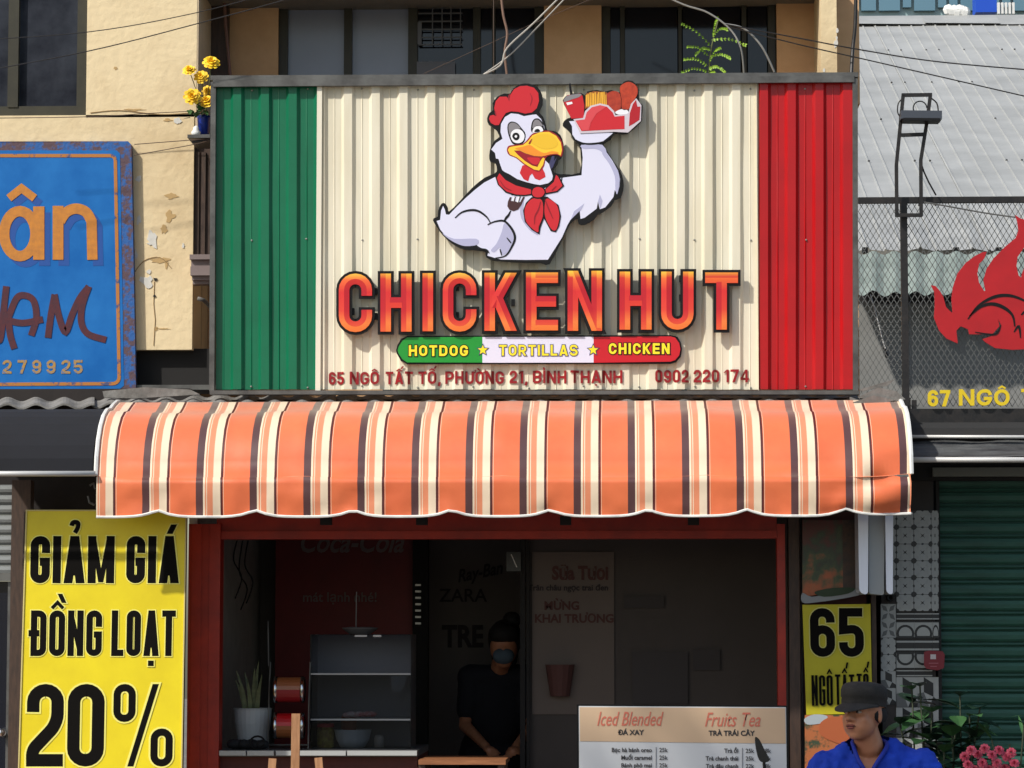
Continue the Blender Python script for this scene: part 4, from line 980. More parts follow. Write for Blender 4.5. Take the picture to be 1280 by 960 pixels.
fdl = thing('floodlight', 'black floodlight with wire guard on a bent bracket standing above the mesh sign', 'floodlight', at(1136, 270, -.1))
def pt(x, y, Y=-.10): return at(x, y, Y)
q = MB()
for a_, b_ in (((1129, 119), (1126, 150)), ((1126, 150), (1120.5, 206)), ((1120.5, 206), (1121, 270)), ((1163, 119), (1159, 150)), ((1159, 150), (1151, 200)), ((1151, 200), (1151.5, 270)), ((1127, 119), (1165, 118.5)), ((1126, 169), (1154, 168)), ((1119, 269), (1153, 269))):
    q.bar(pt(*a_), pt(*b_), .0165, .0165)
q.build('bracket', m_steel, fdl)
q = MB(); q.bar(pt(1125, 145.5, -.13), pt(1176, 146, -.13), .040, .11); q.build('lamp_body', M('lamp_grey', (74, 78, 86), .35, .3), fdl)
q = MB(); q.bar(pt(1128, 151, -.14), pt(1174, 151.5, -.14), .012, .10); q.build('lamp_rim', m_black, fdl)
q = MB(); q.tube(catmull([tuple(pt(*p)) for p in ((1129, 122), (1123, 129), (1122, 140), (1125, 146))], 3, False), .0035, 6); q.build('yoke', m_steel, fdl); q = MB(); q.tube(catmull([tuple(pt(*p)) for p in ((1163, 122), (1171, 129), (1173, 140), (1174, 145))], 3, False), .0035, 6); q.build('yoke', m_steel, fdl)
q = MB(); q.tube([pt(1150+8.5*math.cos(t*.3), 135-8.5*math.sin(t*.3), -.09) for t in range(19)], .003, 6); q.build('cable', m_black, fdl); q = MB(); q.tube([pt(1151, 203), pt(1155, 215), pt(1161, 228), pt(1170, 244)], .004, 6); q.build('cable', m_black, fdl)

# canopy over the neighbouring shutter
nc = thing('neighbour_canopy', 'dark sagging canopy with two pale metal rails over the green shutter', 'canopy', at(1210, 575, -.3))
q = MB()
x0 = at(1120, 560, -.2).x; x1 = at(1400, 560, -.2).x
rowsc = [(-.05, 529), (-.12, 534), (-.2, 545)]
def strip(ylist, m, nm, sag=0):
    q = MB(); n = 24
    for i in range(n):
        for j in range(len(ylist)-1):
            f = lambda u, k: (lambda p: (x0+(x1-x0)*u/n, ylist[k][0], p.z-sag*(.5+.5*math.sin(u*.9+k*2))))(at(1200, ylist[k][1], ylist[k][0]))
            q.face([f(i, j), f(i+1, j), f(i+1, j+1), f(i, j+1)])
    return q.build(nm, m, nc, True)
strip([(-.07, 528), (-.10, 535), (-.22, 545)], M('canopy_black', (34, 34, 34), .7), 'upper_cloth')
strip([(-.20, 549), (-.24, 556), (-.30, 563), (-.40, 570)], M('canopy_grey', (96, 98, 98), .6, rgb2=(40, 40, 42), scale=5, stretch=(.6, 1, 6)), 'lower_cloth', .012)
q = MB(); q.tube([(x0, -.24, at(1200, 545.5, -.24).z), (x1, -.24, at(1200, 547, -.24).z)], .008, 8); q.build('rail', M('rail_silver', (196, 196, 194), .45, .2), nc, True)
q = MB(); q.tube([(x0, -.42, at(1200, 574.5, -.42).z), (x1, -.42, at(1200, 575.5, -.42).z)], .013, 8); q.build('rail', M('rail_silver', (196, 196, 194), .45, .2), nc, True)
q = MB(); q.pbox(1137, 528, 1400, 600, .06, .1); q.build('fascia', m_dark, nc)
q = MB(); q.pbox(1166, 584.5, 1400, 595, .02, .04); q.build('shutter_box_rail', M('rail_olive_grey', (112, 114, 106), .6), nc)

# tiled pier
pier = thing('tiled_pier', 'grey pier covered with black and white patterned tiles between shop and green shutter', 'pier', at(1140, 1188, .1))
q = MB(); q.pbox(1100, 590, 1174, 1195, .10, .3); q.build('core', M('pier_core', (58, 54, 52), .85, var=.2, scale=8), pier)
m_tg = M('tile_grey', (158, 160, 157), .45, var=.08, scale=20); m_tk = M('tile_black', (24, 24, 27), .4); m_tm = M('tile_mid', (92, 94, 94), .45)
S = 1/260*1.007
def tile_mesh(kind, w=21.4, h=20.8):
    q = MB(); W = w*S; H = h*S
    base = {'petal': 1, 'leaf': 0, 'arch': 0, 'band': 1, 'cube': 0, 'arch2': 0}[kind]
    q.box((0, -.005, 0), (W, 0, H), base)
    def poly(pts, m, lay=1):
        v = [Vector((u*W, v_*H, 0)) for u, v_ in pts]; tri = tessellate_polygon([v]); q.add([(p.x, -.005-.0006*lay, p.y) for p in v], tri, m)
    if kind == 'petal':
        for t in range(4):
            c_, s_ = (1, 0, -1, 0)[t], (0, 1, 0, -1)[t]
            poly([(.5+(u-.5)*c_-(v-.5)*s_, .5+(u-.5)*s_+(v-.5)*c_) for u, v in ((.47, .56), (.53, .56), (.80, .76), (.88, .90), (.82, .985), (.60, .99), (.5, .93), (.40, .99), (.18, .985), (.12, .90), (.20, .76))], 0)
    elif kind == 'leaf':
        for dx, dy in ((1, 1), (-1, 1), (1, -1), (-1, -1)):
            poly([(.5+dx*.04, .5+dy*.04), (.5+dx*.34, .5+dy*.14), (.5+dx*.46, .5+dy*.46), (.5+dx*.14, .5+dy*.34)], 2)
    elif kind in ('arch', 'arch2'):
        f = (lambda y: y) if kind == 'arch' else (lambda y: 1-y)
        for r0, m in ((.50, 1), (.37, 0)):
            poly([(.5+r0*math.cos(math.radians(a)), f(.28+r0*1.05*math.sin(math.radians(a)))) for a in range(-20, 201, 20)], m, 1 if m else 2)
        poly([(0, f(.94)), (1, f(.94)), (1, f(1)), (0, f(1))], 1); poly([(0, f(.0)), (1, f(.0)), (1, f(.1)), (0, f(.1))], 1)
    elif kind == 'band': poly([(0, .08), (1, .08), (1, .24), (0, .24)], 0); poly([(0, .76), (1, .76), (1, .92), (0, .92)], 0)
    elif kind == 'cube': poly([(.3, 1), (.75, .8), (.75, .35), (.3, .5)], 1); poly([(0, .45), (.3, .5), (.55, 0), (0, 0)], 2); poly([(.55, 0), (.75, .35), (1, .2), (1, 0)], 1)
    o = q.build('tile', [m_tg, m_tk, m_tm], pier, base=Vector((0, 0, 0))); return o
protos = {}
def tile(kind, px, py, w=21.4, h=20.8, rot=0):
    key = (kind, w, h)
    if key not in protos: o = protos[key] = tile_mesh(kind, w, h)
    else: o = protos[key].copy(); C.objects.link(o); o.parent = pier
    p = at(px, py, .10); place(o, Vector((p.x, .0985, p.z)), pier)
for i, x in enumerate((1120.5, 1142.3)):
    for y in (659, 680, 701, 722, 743, 764): tile('petal', x, y)
for y in (659, 680, 701, 722, 743): tile('petal', 1164, y, 9.2, 20.8)
tile('petal', 1164, 764, 9.2, 20.8)
for y in (659, 680, 701, 722, 743): tile('petal', 1101.5, y, 18.5, 20.8)
for y in (776, 797): tile('leaf', 1101, y+0, 18.5, 20.8)
for y in (818, 839, 860, 881): tile('petal' if y < 845 else 'cube', 1101, y, 18.5, 20.8)
for x in (1120.5, 1143): tile('band', x, 775, 22, 9); tile('arch', x, 798, 22, 21); tile('band', x, 814, 22, 14); tile('arch2', x, 836, 22, 21); tile('band', x, 846, 22, 9)
for k_, (x, w_) in enumerate(((1165.5, 8),)):
    tile('band', x, 775, w_, 9); tile('arch', x, 798, w_, 21); tile('band', x, 814, w_, 14); tile('arch2', x, 836, w_, 21)
for y in (884, 922, 960, 998):
    tile('cube', 1120.5, y, 26, 37); tile('cube', 1147, y, 26, 37)
q = MB(); q.lathe(at(1113, 747, .06), [(.006, .0), (.011, -.01), (.018, -.01), (.02, .03)], 14, axis='y'); tag(q.build('socket', m_black, None, True), 'small round black socket on the tiled pier just below the light box', 'socket')
# red tag
q = MB(); q.prism([(1155, 815), (1161, 813), (1178, 814), (1181, 818), (1180, 835), (1172, 838), (1158, 836), (1155, 832)], .03, .034)
tg = q.build('red_tag', M('tag_red', (120, 26, 38), .5)); tag(tg, 'small dark red tag hanging at the edge of the tiled pier by the shutter', 'tag')
q = MB(); q.pbox(1163, 818, 1170, 824, .0285, .001); q.build('white_mark', M('tag_white', (190, 180, 180), .5), tg)
for y_, w_ in ((829, 12), (833, 8)):
    q = MB(); q.pbox(1167-w_/2, y_-.5, 1167+w_/2, y_+.5, .0285, .001); q.build('print_line', M('tag_pink', (160, 90, 100), .5), tg)

q = MB(); q.box((pR+.06, .50, 0), (5, .58, 2.62)); q.build('rear_wall', m_dark, kind='structure')
# green shutter
gs = thing('green_roller_shutter', 'closed dark green metal roller shutter filling the right edge behind the plants', 'shutter', at(1230, 1188, .15))
s0 = None; zz = at(1200, 596, .15).z; x0 = at(1174.5, 800, .15).x; x1 = at(1400, 800, .15).x; pit = .0745
while zz > .02:
    if s0 is None:
        q = MB(); pr_ = [(0, 0), (-.006, -.003), (-.010, -.018), (-.009, -.038), (-.003, -.048), (.006, -.050), (.006, -.053), (-.004, -.056), (-.006, -.063), (-.001, -.069), (.008, -.071), (.008, -.0745)]
        for u in range(len(pr_)-1): q.face([(x0, pr_[u][0], pr_[u][1]), (x1, pr_[u][0], pr_[u][1]), (x1, pr_[u+1][0], pr_[u+1][1]), (x0, pr_[u+1][0], pr_[u+1][1])])
        s0 = q.build('slat', M('shutter_green', (34, 84, 70), .55, .1, rgb2=(26, 68, 56), scale=5, stretch=(1, 1, 8)), gs, base=Vector(((x0+x1)/2, 0, 0))); o = s0
    else: o = s0.copy(); C.objects.link(o); o.parent = gs
    place(o, Vector(((x0+x1)/2, .15, zz)), gs); zz -= pit
q = MB(); q.pbox(1174, 596, 1177, 1190, .10, .06); q.build('guide_rail', m_dark, gs)

# 65 board
b65 = thing('yellow_address_board', 'yellow board with black 65 and NGÔ TẤT TỐ behind the man in the cap', 'sign board', at(1046, 893, -.02))
q = MB(); q.prism([(1003, 756), (1088, 755), (1090.5, 892), (1008, 893.5)], -.02, -.01); q.build('panel', M('yellow_panel', (184, 174, 20), .55, var=.05), b65)
w65 = lambda x, y: (x+(y-760)*.02, y)
write(b65, '65', 1012, 1079, 821, 61, 10.8, 5, -.026, -.0205, m_bk, M('dull_halo', (200, 196, 110), .5), 1.3, warp=w65)
write(b65, 'NGÔ', 1012.5, 1039, 882, 38, 3.0, 1.8, -.026, -.0205, m_bk, warp=w65)
write(b65, 'TẤT', 1042, 1066, 881, 38, 2.9, 1.6, -.026, -.0205, m_bk, warp=w65)
write(b65, 'TỐ', 1069, 1084, 880, 38, 2.9, 1.6, -.026, -.0205, m_bk, warp=w65)
# food posters
fp = thing('food_poster', 'dim photographic food poster of noodles and greens above the yellow 65 board', 'poster', at(1040, 755, -.03))
def foodmat(name):
    m = bpy.data.materials.new(name); m.use_nodes = True; nt = m.node_tree; b = nt.nodes['Principled BSDF']; b.inputs['Roughness'].default_value = .35
    tc = nt.nodes.new('ShaderNodeTexCoord'); n = nt.nodes.new('ShaderNodeTexNoise'); n.inputs['Scale'].default_value = 14; n.inputs['Detail'].default_value = 5
    s = nt.nodes.new('ShaderNodeSeparateXYZ'); ad = nt.nodes.new('ShaderNodeMath'); ad.operation = 'MULTIPLY_ADD'; ad.inputs[1].default_value = 1.1
    nt.links.new(tc.outputs['Object'], n.inputs['Vector']); nt.links.new(tc.outputs['Object'], s.inputs[0]); nt.links.new(s.outputs[2], ad.inputs[0]); nt.links.new(n.outputs['Fac'], ad.inputs[2])
    r = nt.nodes.new('ShaderNodeValToRGB'); e = r.color_ramp.elements
    for i in range(4): e.new(.5)
    for i, (p, c) in enumerate(((.2, (120, 96, 60)), (.48, (168, 84, 40)), (.58, (128, 80, 44)), (.66, (60, 74, 40)), (.76, (44, 56, 36)), (.9, (84, 34, 26)))): e[i].position = p; e[i].color = (*lin(c), 1)
    nt.links.new(ad.outputs[0], r.inputs[0]); nt.links.new(r.outputs[0], b.inputs['Base Color']); return m
m_food = foodmat('food_print')
q = MB(); q.prism([(1003, 650), (1070, 650), (1070, 738), (1040, 741), (1003, 746)], -.03, -.025); q.build('printed_sheet', m_food, fp)
q = MB(); q.prism(catmull([(1003, 741), (1015, 746), (1040, 741), (1072, 736), (1082, 741), (1060, 747), (1020, 753), (1003, 753)], 3), -.045, -.031); q.build('curled_edge', M('curled_paper', (136, 140, 144), .6), fp)
q = MB(); q.prism(catmull([(1018, 740), (1040, 735), (1068, 735), (1060, 742), (1030, 746)], 3), -.048, -.044); q.build('leaf_print', M('leaf_print', (40, 58, 34), .6), fp)
fp2 = thing('food_poster', 'orange and white food poster low on the post behind the man', 'poster', at(1035, 960, -.03))
q = MB(); q.prism([(1006, 893.8), (1056, 893.8), (1056, 990), (1006, 990)], -.03, -.026); q.build('printed_sheet', M('food_print_low', (178, 104, 60), .5, rgb2=(60, 74, 52), scale=12, thr=(.42, .5)), fp2)
q = MB(); q.prism(catmull([(1006, 898), (1018, 893), (1034, 895), (1030, 903), (1012, 906), (1006, 903)], 3), -.032, -.030); q.build('white_bowl_print', M('bowl_print', (170, 178, 182), .5), fp2)
q = MB(); q.prism(catmull([(1026, 903), (1040, 896), (1058, 900), (1062, 930), (1036, 925), (1024, 915)], 3), -.033, -.030); q.build('meat_print', M('meat_print', (176, 92, 52), .5), fp2)

# light box
lb = thing('light_box', 'narrow double sided light box with pale blue rims hanging under the awning right end', 'light box', at(1095, 742, -.3))
q = MB(); q.prism(fillet([(1086, 640), (1086, 742, 3), (1105, 744, 3), (1106, 640)], True), -.30, -.12); q.build('side_band', M('brushed_grey', (150, 154, 156), .4, .1), lb)
for xa, xb in ((1072.5, 1085.5), (1106.5, 1116.5)):
    q = MB(); n = 8
    prf = [(xa, 640), (xa+1.5, 725), (xa+3, 735), (xa+5, 741), (xb-2, 740), (xb, 728), (xb, 640)]
    q.prism(fillet([(xa, 640), (xa+1.5, 741, 7), (xb-.5, 744, 5), (xb, 640)], True), -.33, -.12); q.build('rim', M('rim_blue_white', (232, 238, 252), .2, coat=.6), lb)
q = MB(); q.tube([at(1095, 640, -.22), at(1095, 600, -.15)], .01, 6); q.build('hanger', m_steel, lb)
q = MB(); q.pbox(1053, 650, 1071, 736, -.034, .003); q.build('side_print', M('side_print', (84, 60, 46), .5, rgb2=(50, 44, 40), scale=20), fp)

# ================================================================ COUNTER AND THINGS ON IT
ct = thing('serving_counter', 'serving counter with white edge strip and dark front in the shop opening', 'counter', at(395, 1188, .0))
zc_ = at(300, 938, .02).z
xa = at(272, 940, .02).x; xb = at(521, 940, .02).x
q = MB(); q.box((xa, .03, zc_-.03), (xb, .85, zc_)); q.build('top', M('counter_top', (96, 96, 96), .4), ct)
q = MB()
for x0, x1 in ((274, 307), (309, 342), (345, 432), (434, 521)): q.pbox(x0, 938.5, x1, 944.5, -.01, .035)
q.build('edge_strip', M('strip_white', (176, 178, 176), .4), ct)
q = MB(); q.box((xa, .065, .02), (xb, .8, zc_-.03)); q.build('cabinet', M('counter_red_brown', (84, 30, 22), .6, var=.2), ct)
ZT = zc_+.001
def onct(px, Y): p = at(px, 900, Y); return Vector((p.x, Y, ZT))
# display case
cs = thing('display_case', 'clear acrylic food display case with two shelves on the counter', 'display case', onct(452, .35))
m_gl = glass('case_acrylic', (205, 208, 212), .3, 1.0)
m_cgrey = M('case_haze', (150, 145, 147), .5)
c0 = at(388, 940, .25); c1 = at(513, 940, .25); zt_ = at(450, 793, .25).z; z_s2 = at(450, 842, .25).z; z_s1 = at(450, 899, .25).z
q = MB(); q.box((c0.x, .56, ZT), (c1.x, .565, zt_)); q.build('haze_panel', m_cgrey, cs)  # grey sheet standing in for haze and reflections on the panes
for nm, a_, b_ in (('front_pane', (c0.x, .25, ZT), (c1.x, .253, z_s2)), ('side_pane', (c0.x-.004, .25, ZT), (c0.x, .56, zt_)), ('side_pane', (c1.x, .25, ZT), (c1.x+.004, .56, zt_)), ('top_pane', (c0.x, .30, zt_-.004), (c1.x, .56, zt_))):
    q = MB(); q.box(a_, b_); q.build(nm, m_gl, cs)
q = MB(); q.face([(c0.x, .25, z_s2+.004), (c1.x, .25, z_s2+.004), (c1.x, .30, zt_), (c0.x, .30, zt_)]); q.build('sloped_pane', m_gl, cs)
for z in (z_s1, z_s2):
    q = MB(); q.box((c0.x+.002, .256, z-.004), (c1.x-.002, .558, z)); q.box((c0.x, .246, z-.006), (c1.x, .2495, z+.002)); q.build('shelf', M('shelf_edge', (160, 162, 164), .3), cs)
q = MB(); q.box((c0.x+.21, .296, zt_-.012), (c0.x+.27, .298, zt_-.003)); q.box((c0.x+.30, .296, zt_-.012), (c0.x+.34, .298, zt_-.003)); q.build('price_tag', M('tag_pale', (190, 190, 190), .5), cs)
q = MB(); pth = [(488, 843), (508, 843), (506, 858), (498, 866), (490, 862)]; q.prism(pth, .262, .264); tag(q.build('plastic_bag', M('bag_film', (120, 120, 122), .3)), 'scrap of clear plastic film hanging inside the case under the upper shelf', 'film')
# things in the case
q = MB(); cc = Vector((at(407, 900, .38).x, .38, ZT+.001)); q.lathe(cc, [(0, 0), (.040, 0), (.043, .02), (.043, .085), (.036, .098), (.0, .098)], 18)
jr = q.build('candy_jar', M('jar_yellow', (226, 204, 96), .35, rgb2=(150, 110, 60), scale=40)); tag(jr, 'jar with yellow label and red lid at the bottom left of the display case', 'jar')
q = MB(); q.lathe(cc+Vector((0, 0, .0985)), [(0, 0), (.043, 0), (.043, .018), (0, .02)], 18); q.build('lid', M('lid_red', (220, 28, 34), .4), jr)
q = MB(); cc = Vector((at(441, 900, .38).x, .38, ZT+.001)); q.lathe(cc, [(0, 0), (.06, 0), (.082, .04), (.092, .085), (.095, .087), (.088, .08), (.07, .03), (0, .012)], 22)
tag(q.build('plastic_bowl', M('bowl_white', (236, 240, 240), .4), None, True), 'translucent white plastic bowl beside the red lidded jar', 'bowl')
q = MB(); cc = Vector((at(436, 900, .48).x, .48, ZT+.001)); q.lathe(cc, [(0, 0), (.035, 0), (.04, .14), (.03, .16), (0, .16)], 16)
tag(q.build('brown_jar', M('jar_brown', (176, 104, 80), .4), None, True), 'brown jar standing behind the white bowl in the case', 'jar')
q = MB(); cc = Vector((at(474, 900, .38).x, .38, ZT+.001)); q.lathe(cc, [(0, 0), (.022, 0), (.025, .045), (.018, .06), (0, .062)], 14)
tag(q.build('small_jar', M('jar_grey', (190, 180, 168), .3), None, True), 'small grey jar right of the white bowl in the case', 'jar')
q = MB()
for i in range(7): p = Vector((at(434+i*5, 895, .36).x, .36+.03*random.random(), z_s1+.016+.006*random.random())); q.ball(p, (.028, .02, .014), n=8)
tag(q.build('food_packet', M('packet_pink', (226, 130, 126), .5, rgb2=(240, 232, 228), scale=20), None, True), 'pinkish bagged snacks lying on the lower shelf of the case', 'snacks')
# basket/box on case with straw
q = MB(); p = Vector((at(450, 790, .42).x, .42, zt_+.001))
q.lathe(p, [(0, 0), (.05, 0), (.085, .025), (.09, .032), (.05, .036), (0, .036)], 18); q.tube([p+Vector((-.02, 0, .03)), p+Vector((-.018, 0, .21))], .003, 6)
tag(q.build('straw_dish', M('dish_grey', (110, 106, 106), .5)), 'flat grey dish with an upright stick on top of the display case', 'dish')
# pot with snake plant
pp = onct(316, .30)
q = MB(); q.lathe(pp, [(0, 0), (.060, 0), (.07, .02), (.088, .12), (.092, .185), (.096, .195), (.086, .195), (.08, .16), (0, .15)], 24)
pot = q.build('flower_pot', M('pot_white', (176, 180, 180), .5)); tag(pot, 'white plastic pot of long thin leaves at the left end of the counter', 'potted plant')
pl = thing('snake_plant', 'dim long leaved plant growing in the white pot on the counter', 'plant', pp+Vector((0, 0, .15)))
for i in range(9):
    a = random.uniform(0, 6.28); r0 = random.uniform(.01, .05); h = random.uniform(.18, .34); q = MB(); b = pp+Vector((r0*math.cos(a), r0*math.sin(a), .15)); pr = None
    for k_ in range(6):
        t = k_/5; c_ = b+Vector((math.cos(a)*.05*t*t, math.sin(a)*.05*t*t, h*t)); wd = .010*(1-t**3)+.0008
        cur = (c_+Vector((-wd, 0, 0)), c_+Vector((wd, .003, 0)))
        if pr: q.face([pr[0], pr[1], cur[1], cur[0]])
        pr = cur
    q.build('leaf', M('dim_leaf', (62, 76, 50), .6, rgb2=(120, 124, 84), scale=20), pl)
# two drums on a wire stand
dm = thing('drum_rack', 'dark wire rack holding two shiny red and orange drum rolls on the counter', 'rack', onct(362, .25))
q = MB(); xa_ = onct(336, .2).x; xb_ = onct(386, .2).x
for X in (xa_, xb_): q.tube([(X, .18, ZT), (X, .2, ZT+.26), (X+.004, .22, ZT+.42)], .0035, 6); 
q.tube([(xa_, .18, ZT+.02), (xb_, .18, ZT+.02)], .0035, 6); q.tube([(xa_-.004, .21, ZT+.40), (xa_-.012, .24, ZT+.62)], .0035, 6); q.build('wire_stand', m_zinc, dm)
m_chr = M('chrome', (210, 212, 214), .12, 1)
for (py, m1, m2) in ((862, M('roll_orange', (150, 88, 50), .35), M('roll_red', (140, 30, 36), .35)), (907, M('roll_bright_red', (190, 20, 26), .35), M('roll_orange', (150, 88, 50), .35))):
    z = at(360, py, .2).z; X0 = xa_+.035; X1 = xb_-.03
    q = MB(); q.lathe((0, .2, z), [(.001, X0), (.060, X0), (.060, X1), (.001, X1)], 20, axis='x'); q.m = [0 if (q.v[f[0]].z > z) else 1 for f in q.f]
    q.build('drum', [m1, m2], dm)
    for X in (X0, X1):
        q = MB(); q.lathe((X, .2, z), [(.052, -.006), (.064, -.008), (.064, .008), (.052, .006)], 20, axis='x'); q.build('end_ring', m_chr, dm, True)
# dark cloth
q = MB()
for i in range(9): p = onct(292+i*4.5, .12+.03*random.random()); q.ball(p+Vector((0, 0, .02+.008*random.random())), (.035, .03, .024), n=8)
tag(q.build('black_cloth', M('cloth_black', (26, 26, 28), .8), None, True), 'crumpled black cloth in front of the white plant pot', 'cloth')
q = MB(); p = onct(322, .08); q.tube([p+Vector((.035*math.cos(t*.5)-.0, .0, .035+.03*math.sin(t*.5))) for t in range(13)], .005, 6); tag(q.build('cable_coil', m_black), 'black loop of cable standing beside the crumpled cloth', 'cable')
# easel
es = thing('wooden_easel', 'bare wooden easel top standing in front of the counter left of the table', 'easel', at(368, 1180, -.3))
m_ew = M('easel_wood', (176, 130, 92), .6, rgb2=(150, 106, 70), scale=10, stretch=(8, 8, 1))
q = MB(); q.bar(at(370, 892, -.30), at(366, 1185, -.30), .040, .02); q.build('mast', m_ew, es)
q = MB(); q.bar(at(398, 947, -.32), at(420, 1185, -.36), .036, .02); q.build('leg', m_ew, es)
q = MB(); q.bar(at(341, 948, -.32), at(322, 1185, -.36), .036, .02); q.build('leg', m_ew, es)
q = MB(); q.bar(at(334, 975, -.335), at(408, 975, -.335), .03, .02); q.build('ledge', m_ew, es)
# wooden table
tb = thing('wooden_table', 'plain wooden table with pale edge right of the display case', 'table', at(580, 1185, -.05))
zt2 = at(580, 950, -.15).z
q = MB(); q.box((at(523, 950, -.15).x, -.15, zt2-.022), (at(632, 950, -.15).x, .35, zt2)); q.build('table_top', M('table_wood', (158, 104, 66), .55, rgb2=(130, 82, 50), scale=8, stretch=(1, 8, 8)), tb)
for X in (527, 626):
    for Y in (-.12, .3):
        q = MB(); p = at(X, 950, -.15); q.box((p.x-.015, Y-.015, 0), (p.x+.015, Y+.015, zt2-.022)); q.build('leg', m_wood, tb)

# menu board
mn = thing('menu_board', 'white and beige drinks menu board headed Iced Blended and Fruits Tea', 'menu board', at(853, 1100, -.55))
YN = -.55
def mwarp(x, y): return (x, y+(x-724)*.006)
q = MB(); q.prism([(721, 880.5), (984.5, 882), (988, 1110), (722, 1110)], YN, YN+.02, 0, 0); q.build('black_frame', m_black, mn)
q = MB(); q.prism([(723.5, 882.5), (982.5, 884), (985, 1105), (724.5, 1105)], YN-.003, YN+.001); q.build('white_face', M('menu_white', (206, 208, 210), .45), mn)
q = MB(); q.prism([(724.5, 884), (981.5, 885.2), (982.3, 929.5), (725, 926.5)], YN-.005, YN-.003); q.build('beige_heading', M('menu_beige', (206, 176, 144), .5), mn)
m_tr = M('menu_coral', (206, 112, 90), .5); m_tx = M('menu_black', (50, 48, 50), .5)
fonttext(mn, 'Iced Blended', 786, 907, YN-.007, .092, m_tr, .0004, .62, 'CENTER', .35, 'heading')
fonttext(mn, 'Fruits Tea', 915, 908, YN-.007, .092, m_tr, .0004, .68, 'CENTER', .35, 'heading')
fonttext(mn, 'ĐÁ XAY', 788.5, 918.5, YN-.007, .032, m_tx, .001, 1, 'CENTER')
fonttext(mn, 'TRÀ TRÁI CÂY', 914.5, 919.5, YN-.007, .032, m_tx, .001, 1, 'CENTER')
for i, (a_, b_) in enumerate((('Bạc hà bánh oreo', '25k'), ('Muối caramel', '25k'), ('Bánh phô mai', '25k'), ('Sữa chua đá', '20k'), ('Trà xanh', '20k'))):
    fonttext(mn, a_, 815, 940+i*9.6, YN-.007, .027, m_tx, .0007, .95, 'RIGHT'); fonttext(mn, b_, 824, 940+i*9.6, YN-.007, .027, m_tx, .0004, .95)
for i, (a_, b_) in enumerate((('Trà ổi', '25k'), ('Trà chanh thái', '25k'), ('Trà dâu chanh', '22k'), ('Trà đào', '22k'), ('Trà vải', '22k'))):
    fonttext(mn, a_, 923, 941+i*9.6, YN-.007, .027, m_tx, .0007, .95, 'RIGHT'); fonttext(mn, b_, 932, 941+i*9.6, YN-.007, .027, m_tx, .0004, .95); fonttext(mn, '28k', 953, 941+i*9.6, YN-.007, .027, m_tx, .0004, .95)
q = MB(); q.ribbon([(820, 934), (820, 1000)], .7, YN-.006, YN-.003); q.ribbon([(928, 935), (928, 1000)], .7, YN-.006, YN-.003); q.build('column_rule', M('rule_grey', (120, 120, 124), .5), mn)
q = MB(); q.bar(at(760, 1100, YN+.04), at(760, 1200, YN+.1), .03); q.bar(at(950, 1100, YN+.04), at(950, 1200, YN+.1), .03); q.build('stand', m_wood, mn)

# ================================================================ FLOWER SHELF, PLANTS, WIRES, TOP RIGHT
shf = thing('wall_shelf', 'small grey bracket shelf beside the top left corner of the sign', 'shelf', at(252, 175, .05))
q = MB(); p = at(235, 169, .0); r_ = at(263, 173, .0); q.box((p.x, -.02, r_.z), (r_.x, .30, p.z)); q.build('board', m_zinc, shf)
q = MB(); q.bar(at(240, 178, .0), at(263, 173.5, .0), .01); q.build('brace', m_steel, shf)
zsh = p.z+.001
q = MB(); c_ = at(254.5, 160, .10); c_ = Vector((c_.x, .10, zsh)); q.lathe(c_, [(0, 0), (.026, 0), (.032, .10), (.034, .112), (.028, .112), (0, .1)], 18)
tag(q.build('blue_vase', M('vase_blue', (24, 52, 150), .35), None, True), 'blue vase of yellow flowers on the little shelf', 'vase')
q = MB(); c2 = at(245, 160, .04); c2 = Vector((c2.x, .04, zsh)); q.lathe(c2, [(0, 0), (.02, 0), (.024, .02), (.014, .034), (.016, .04), (.006, .052), (0, .052)], 14)
tag(q.build('white_jar', M('jar_white', (224, 224, 220), .35), None, True), 'small white lidded pot beside the blue vase', 'pot')
fb = thing('flower_bunch', 'bunch of yellow artificial flowers with green leaves in the blue vase', 'flowers', c_+Vector((0, 0, .11)))
m_fy = M('petal_yellow', (248, 214, 34), .6, rgb2=(240, 184, 24), scale=60); m_lf = M('leaf_green', (62, 104, 44), .6, rgb2=(34, 66, 30), scale=30); m_st = M('stem_green', (86, 92, 50), .7)
def blossom(c, R, m, parent, tilt, name='flower'):
    q = MB(); rot = Euler((tilt[0], tilt[1], 0)).to_matrix()
    for ring, (rr, n, up) in enumerate(((1.0, 9, .15), (.78, 8, .45), (.52, 6, .8), (.28, 4, 1.0))):
        for k_ in range(n):
            a = 2*math.pi*(k_+ring*.4)/n+random.uniform(-.1, .1); w = 1.9*rr/n*R*1.5
            d = Vector((math.cos(a), math.sin(a), 0)); s = Vector((-math.sin(a), math.cos(a), 0))
            b = d*R*.12; m_ = d*R*rr*.65+Vector((0, 0, R*(up*.55))); t_ = d*R*rr+Vector((0, 0, R*(up*.75-.1)+random.uniform(-.05, .08)*R))
            P_ = [b-s*w*.3, m_-s*w, t_-s*w*.65, t_+d*R*.06, t_+s*w*.65, m_+s*w, b+s*w*.3]
            P_ = [c+rot @ p_ for p_ in P_]; q.face([P_[0], P_[1], P_[5], P_[6]]); q.face([P_[1], P_[2], P_[3], P_[4], P_[5]])
    return q.build(name, m, parent)
FS = ((236.5, 88, .034, .02), (264, 78.5, .043, .10), (251.5, 96.5, .036, .04), (240.5, 121, .044, .02), (259, 127, .040, .05), (260, 114, .03, .12))
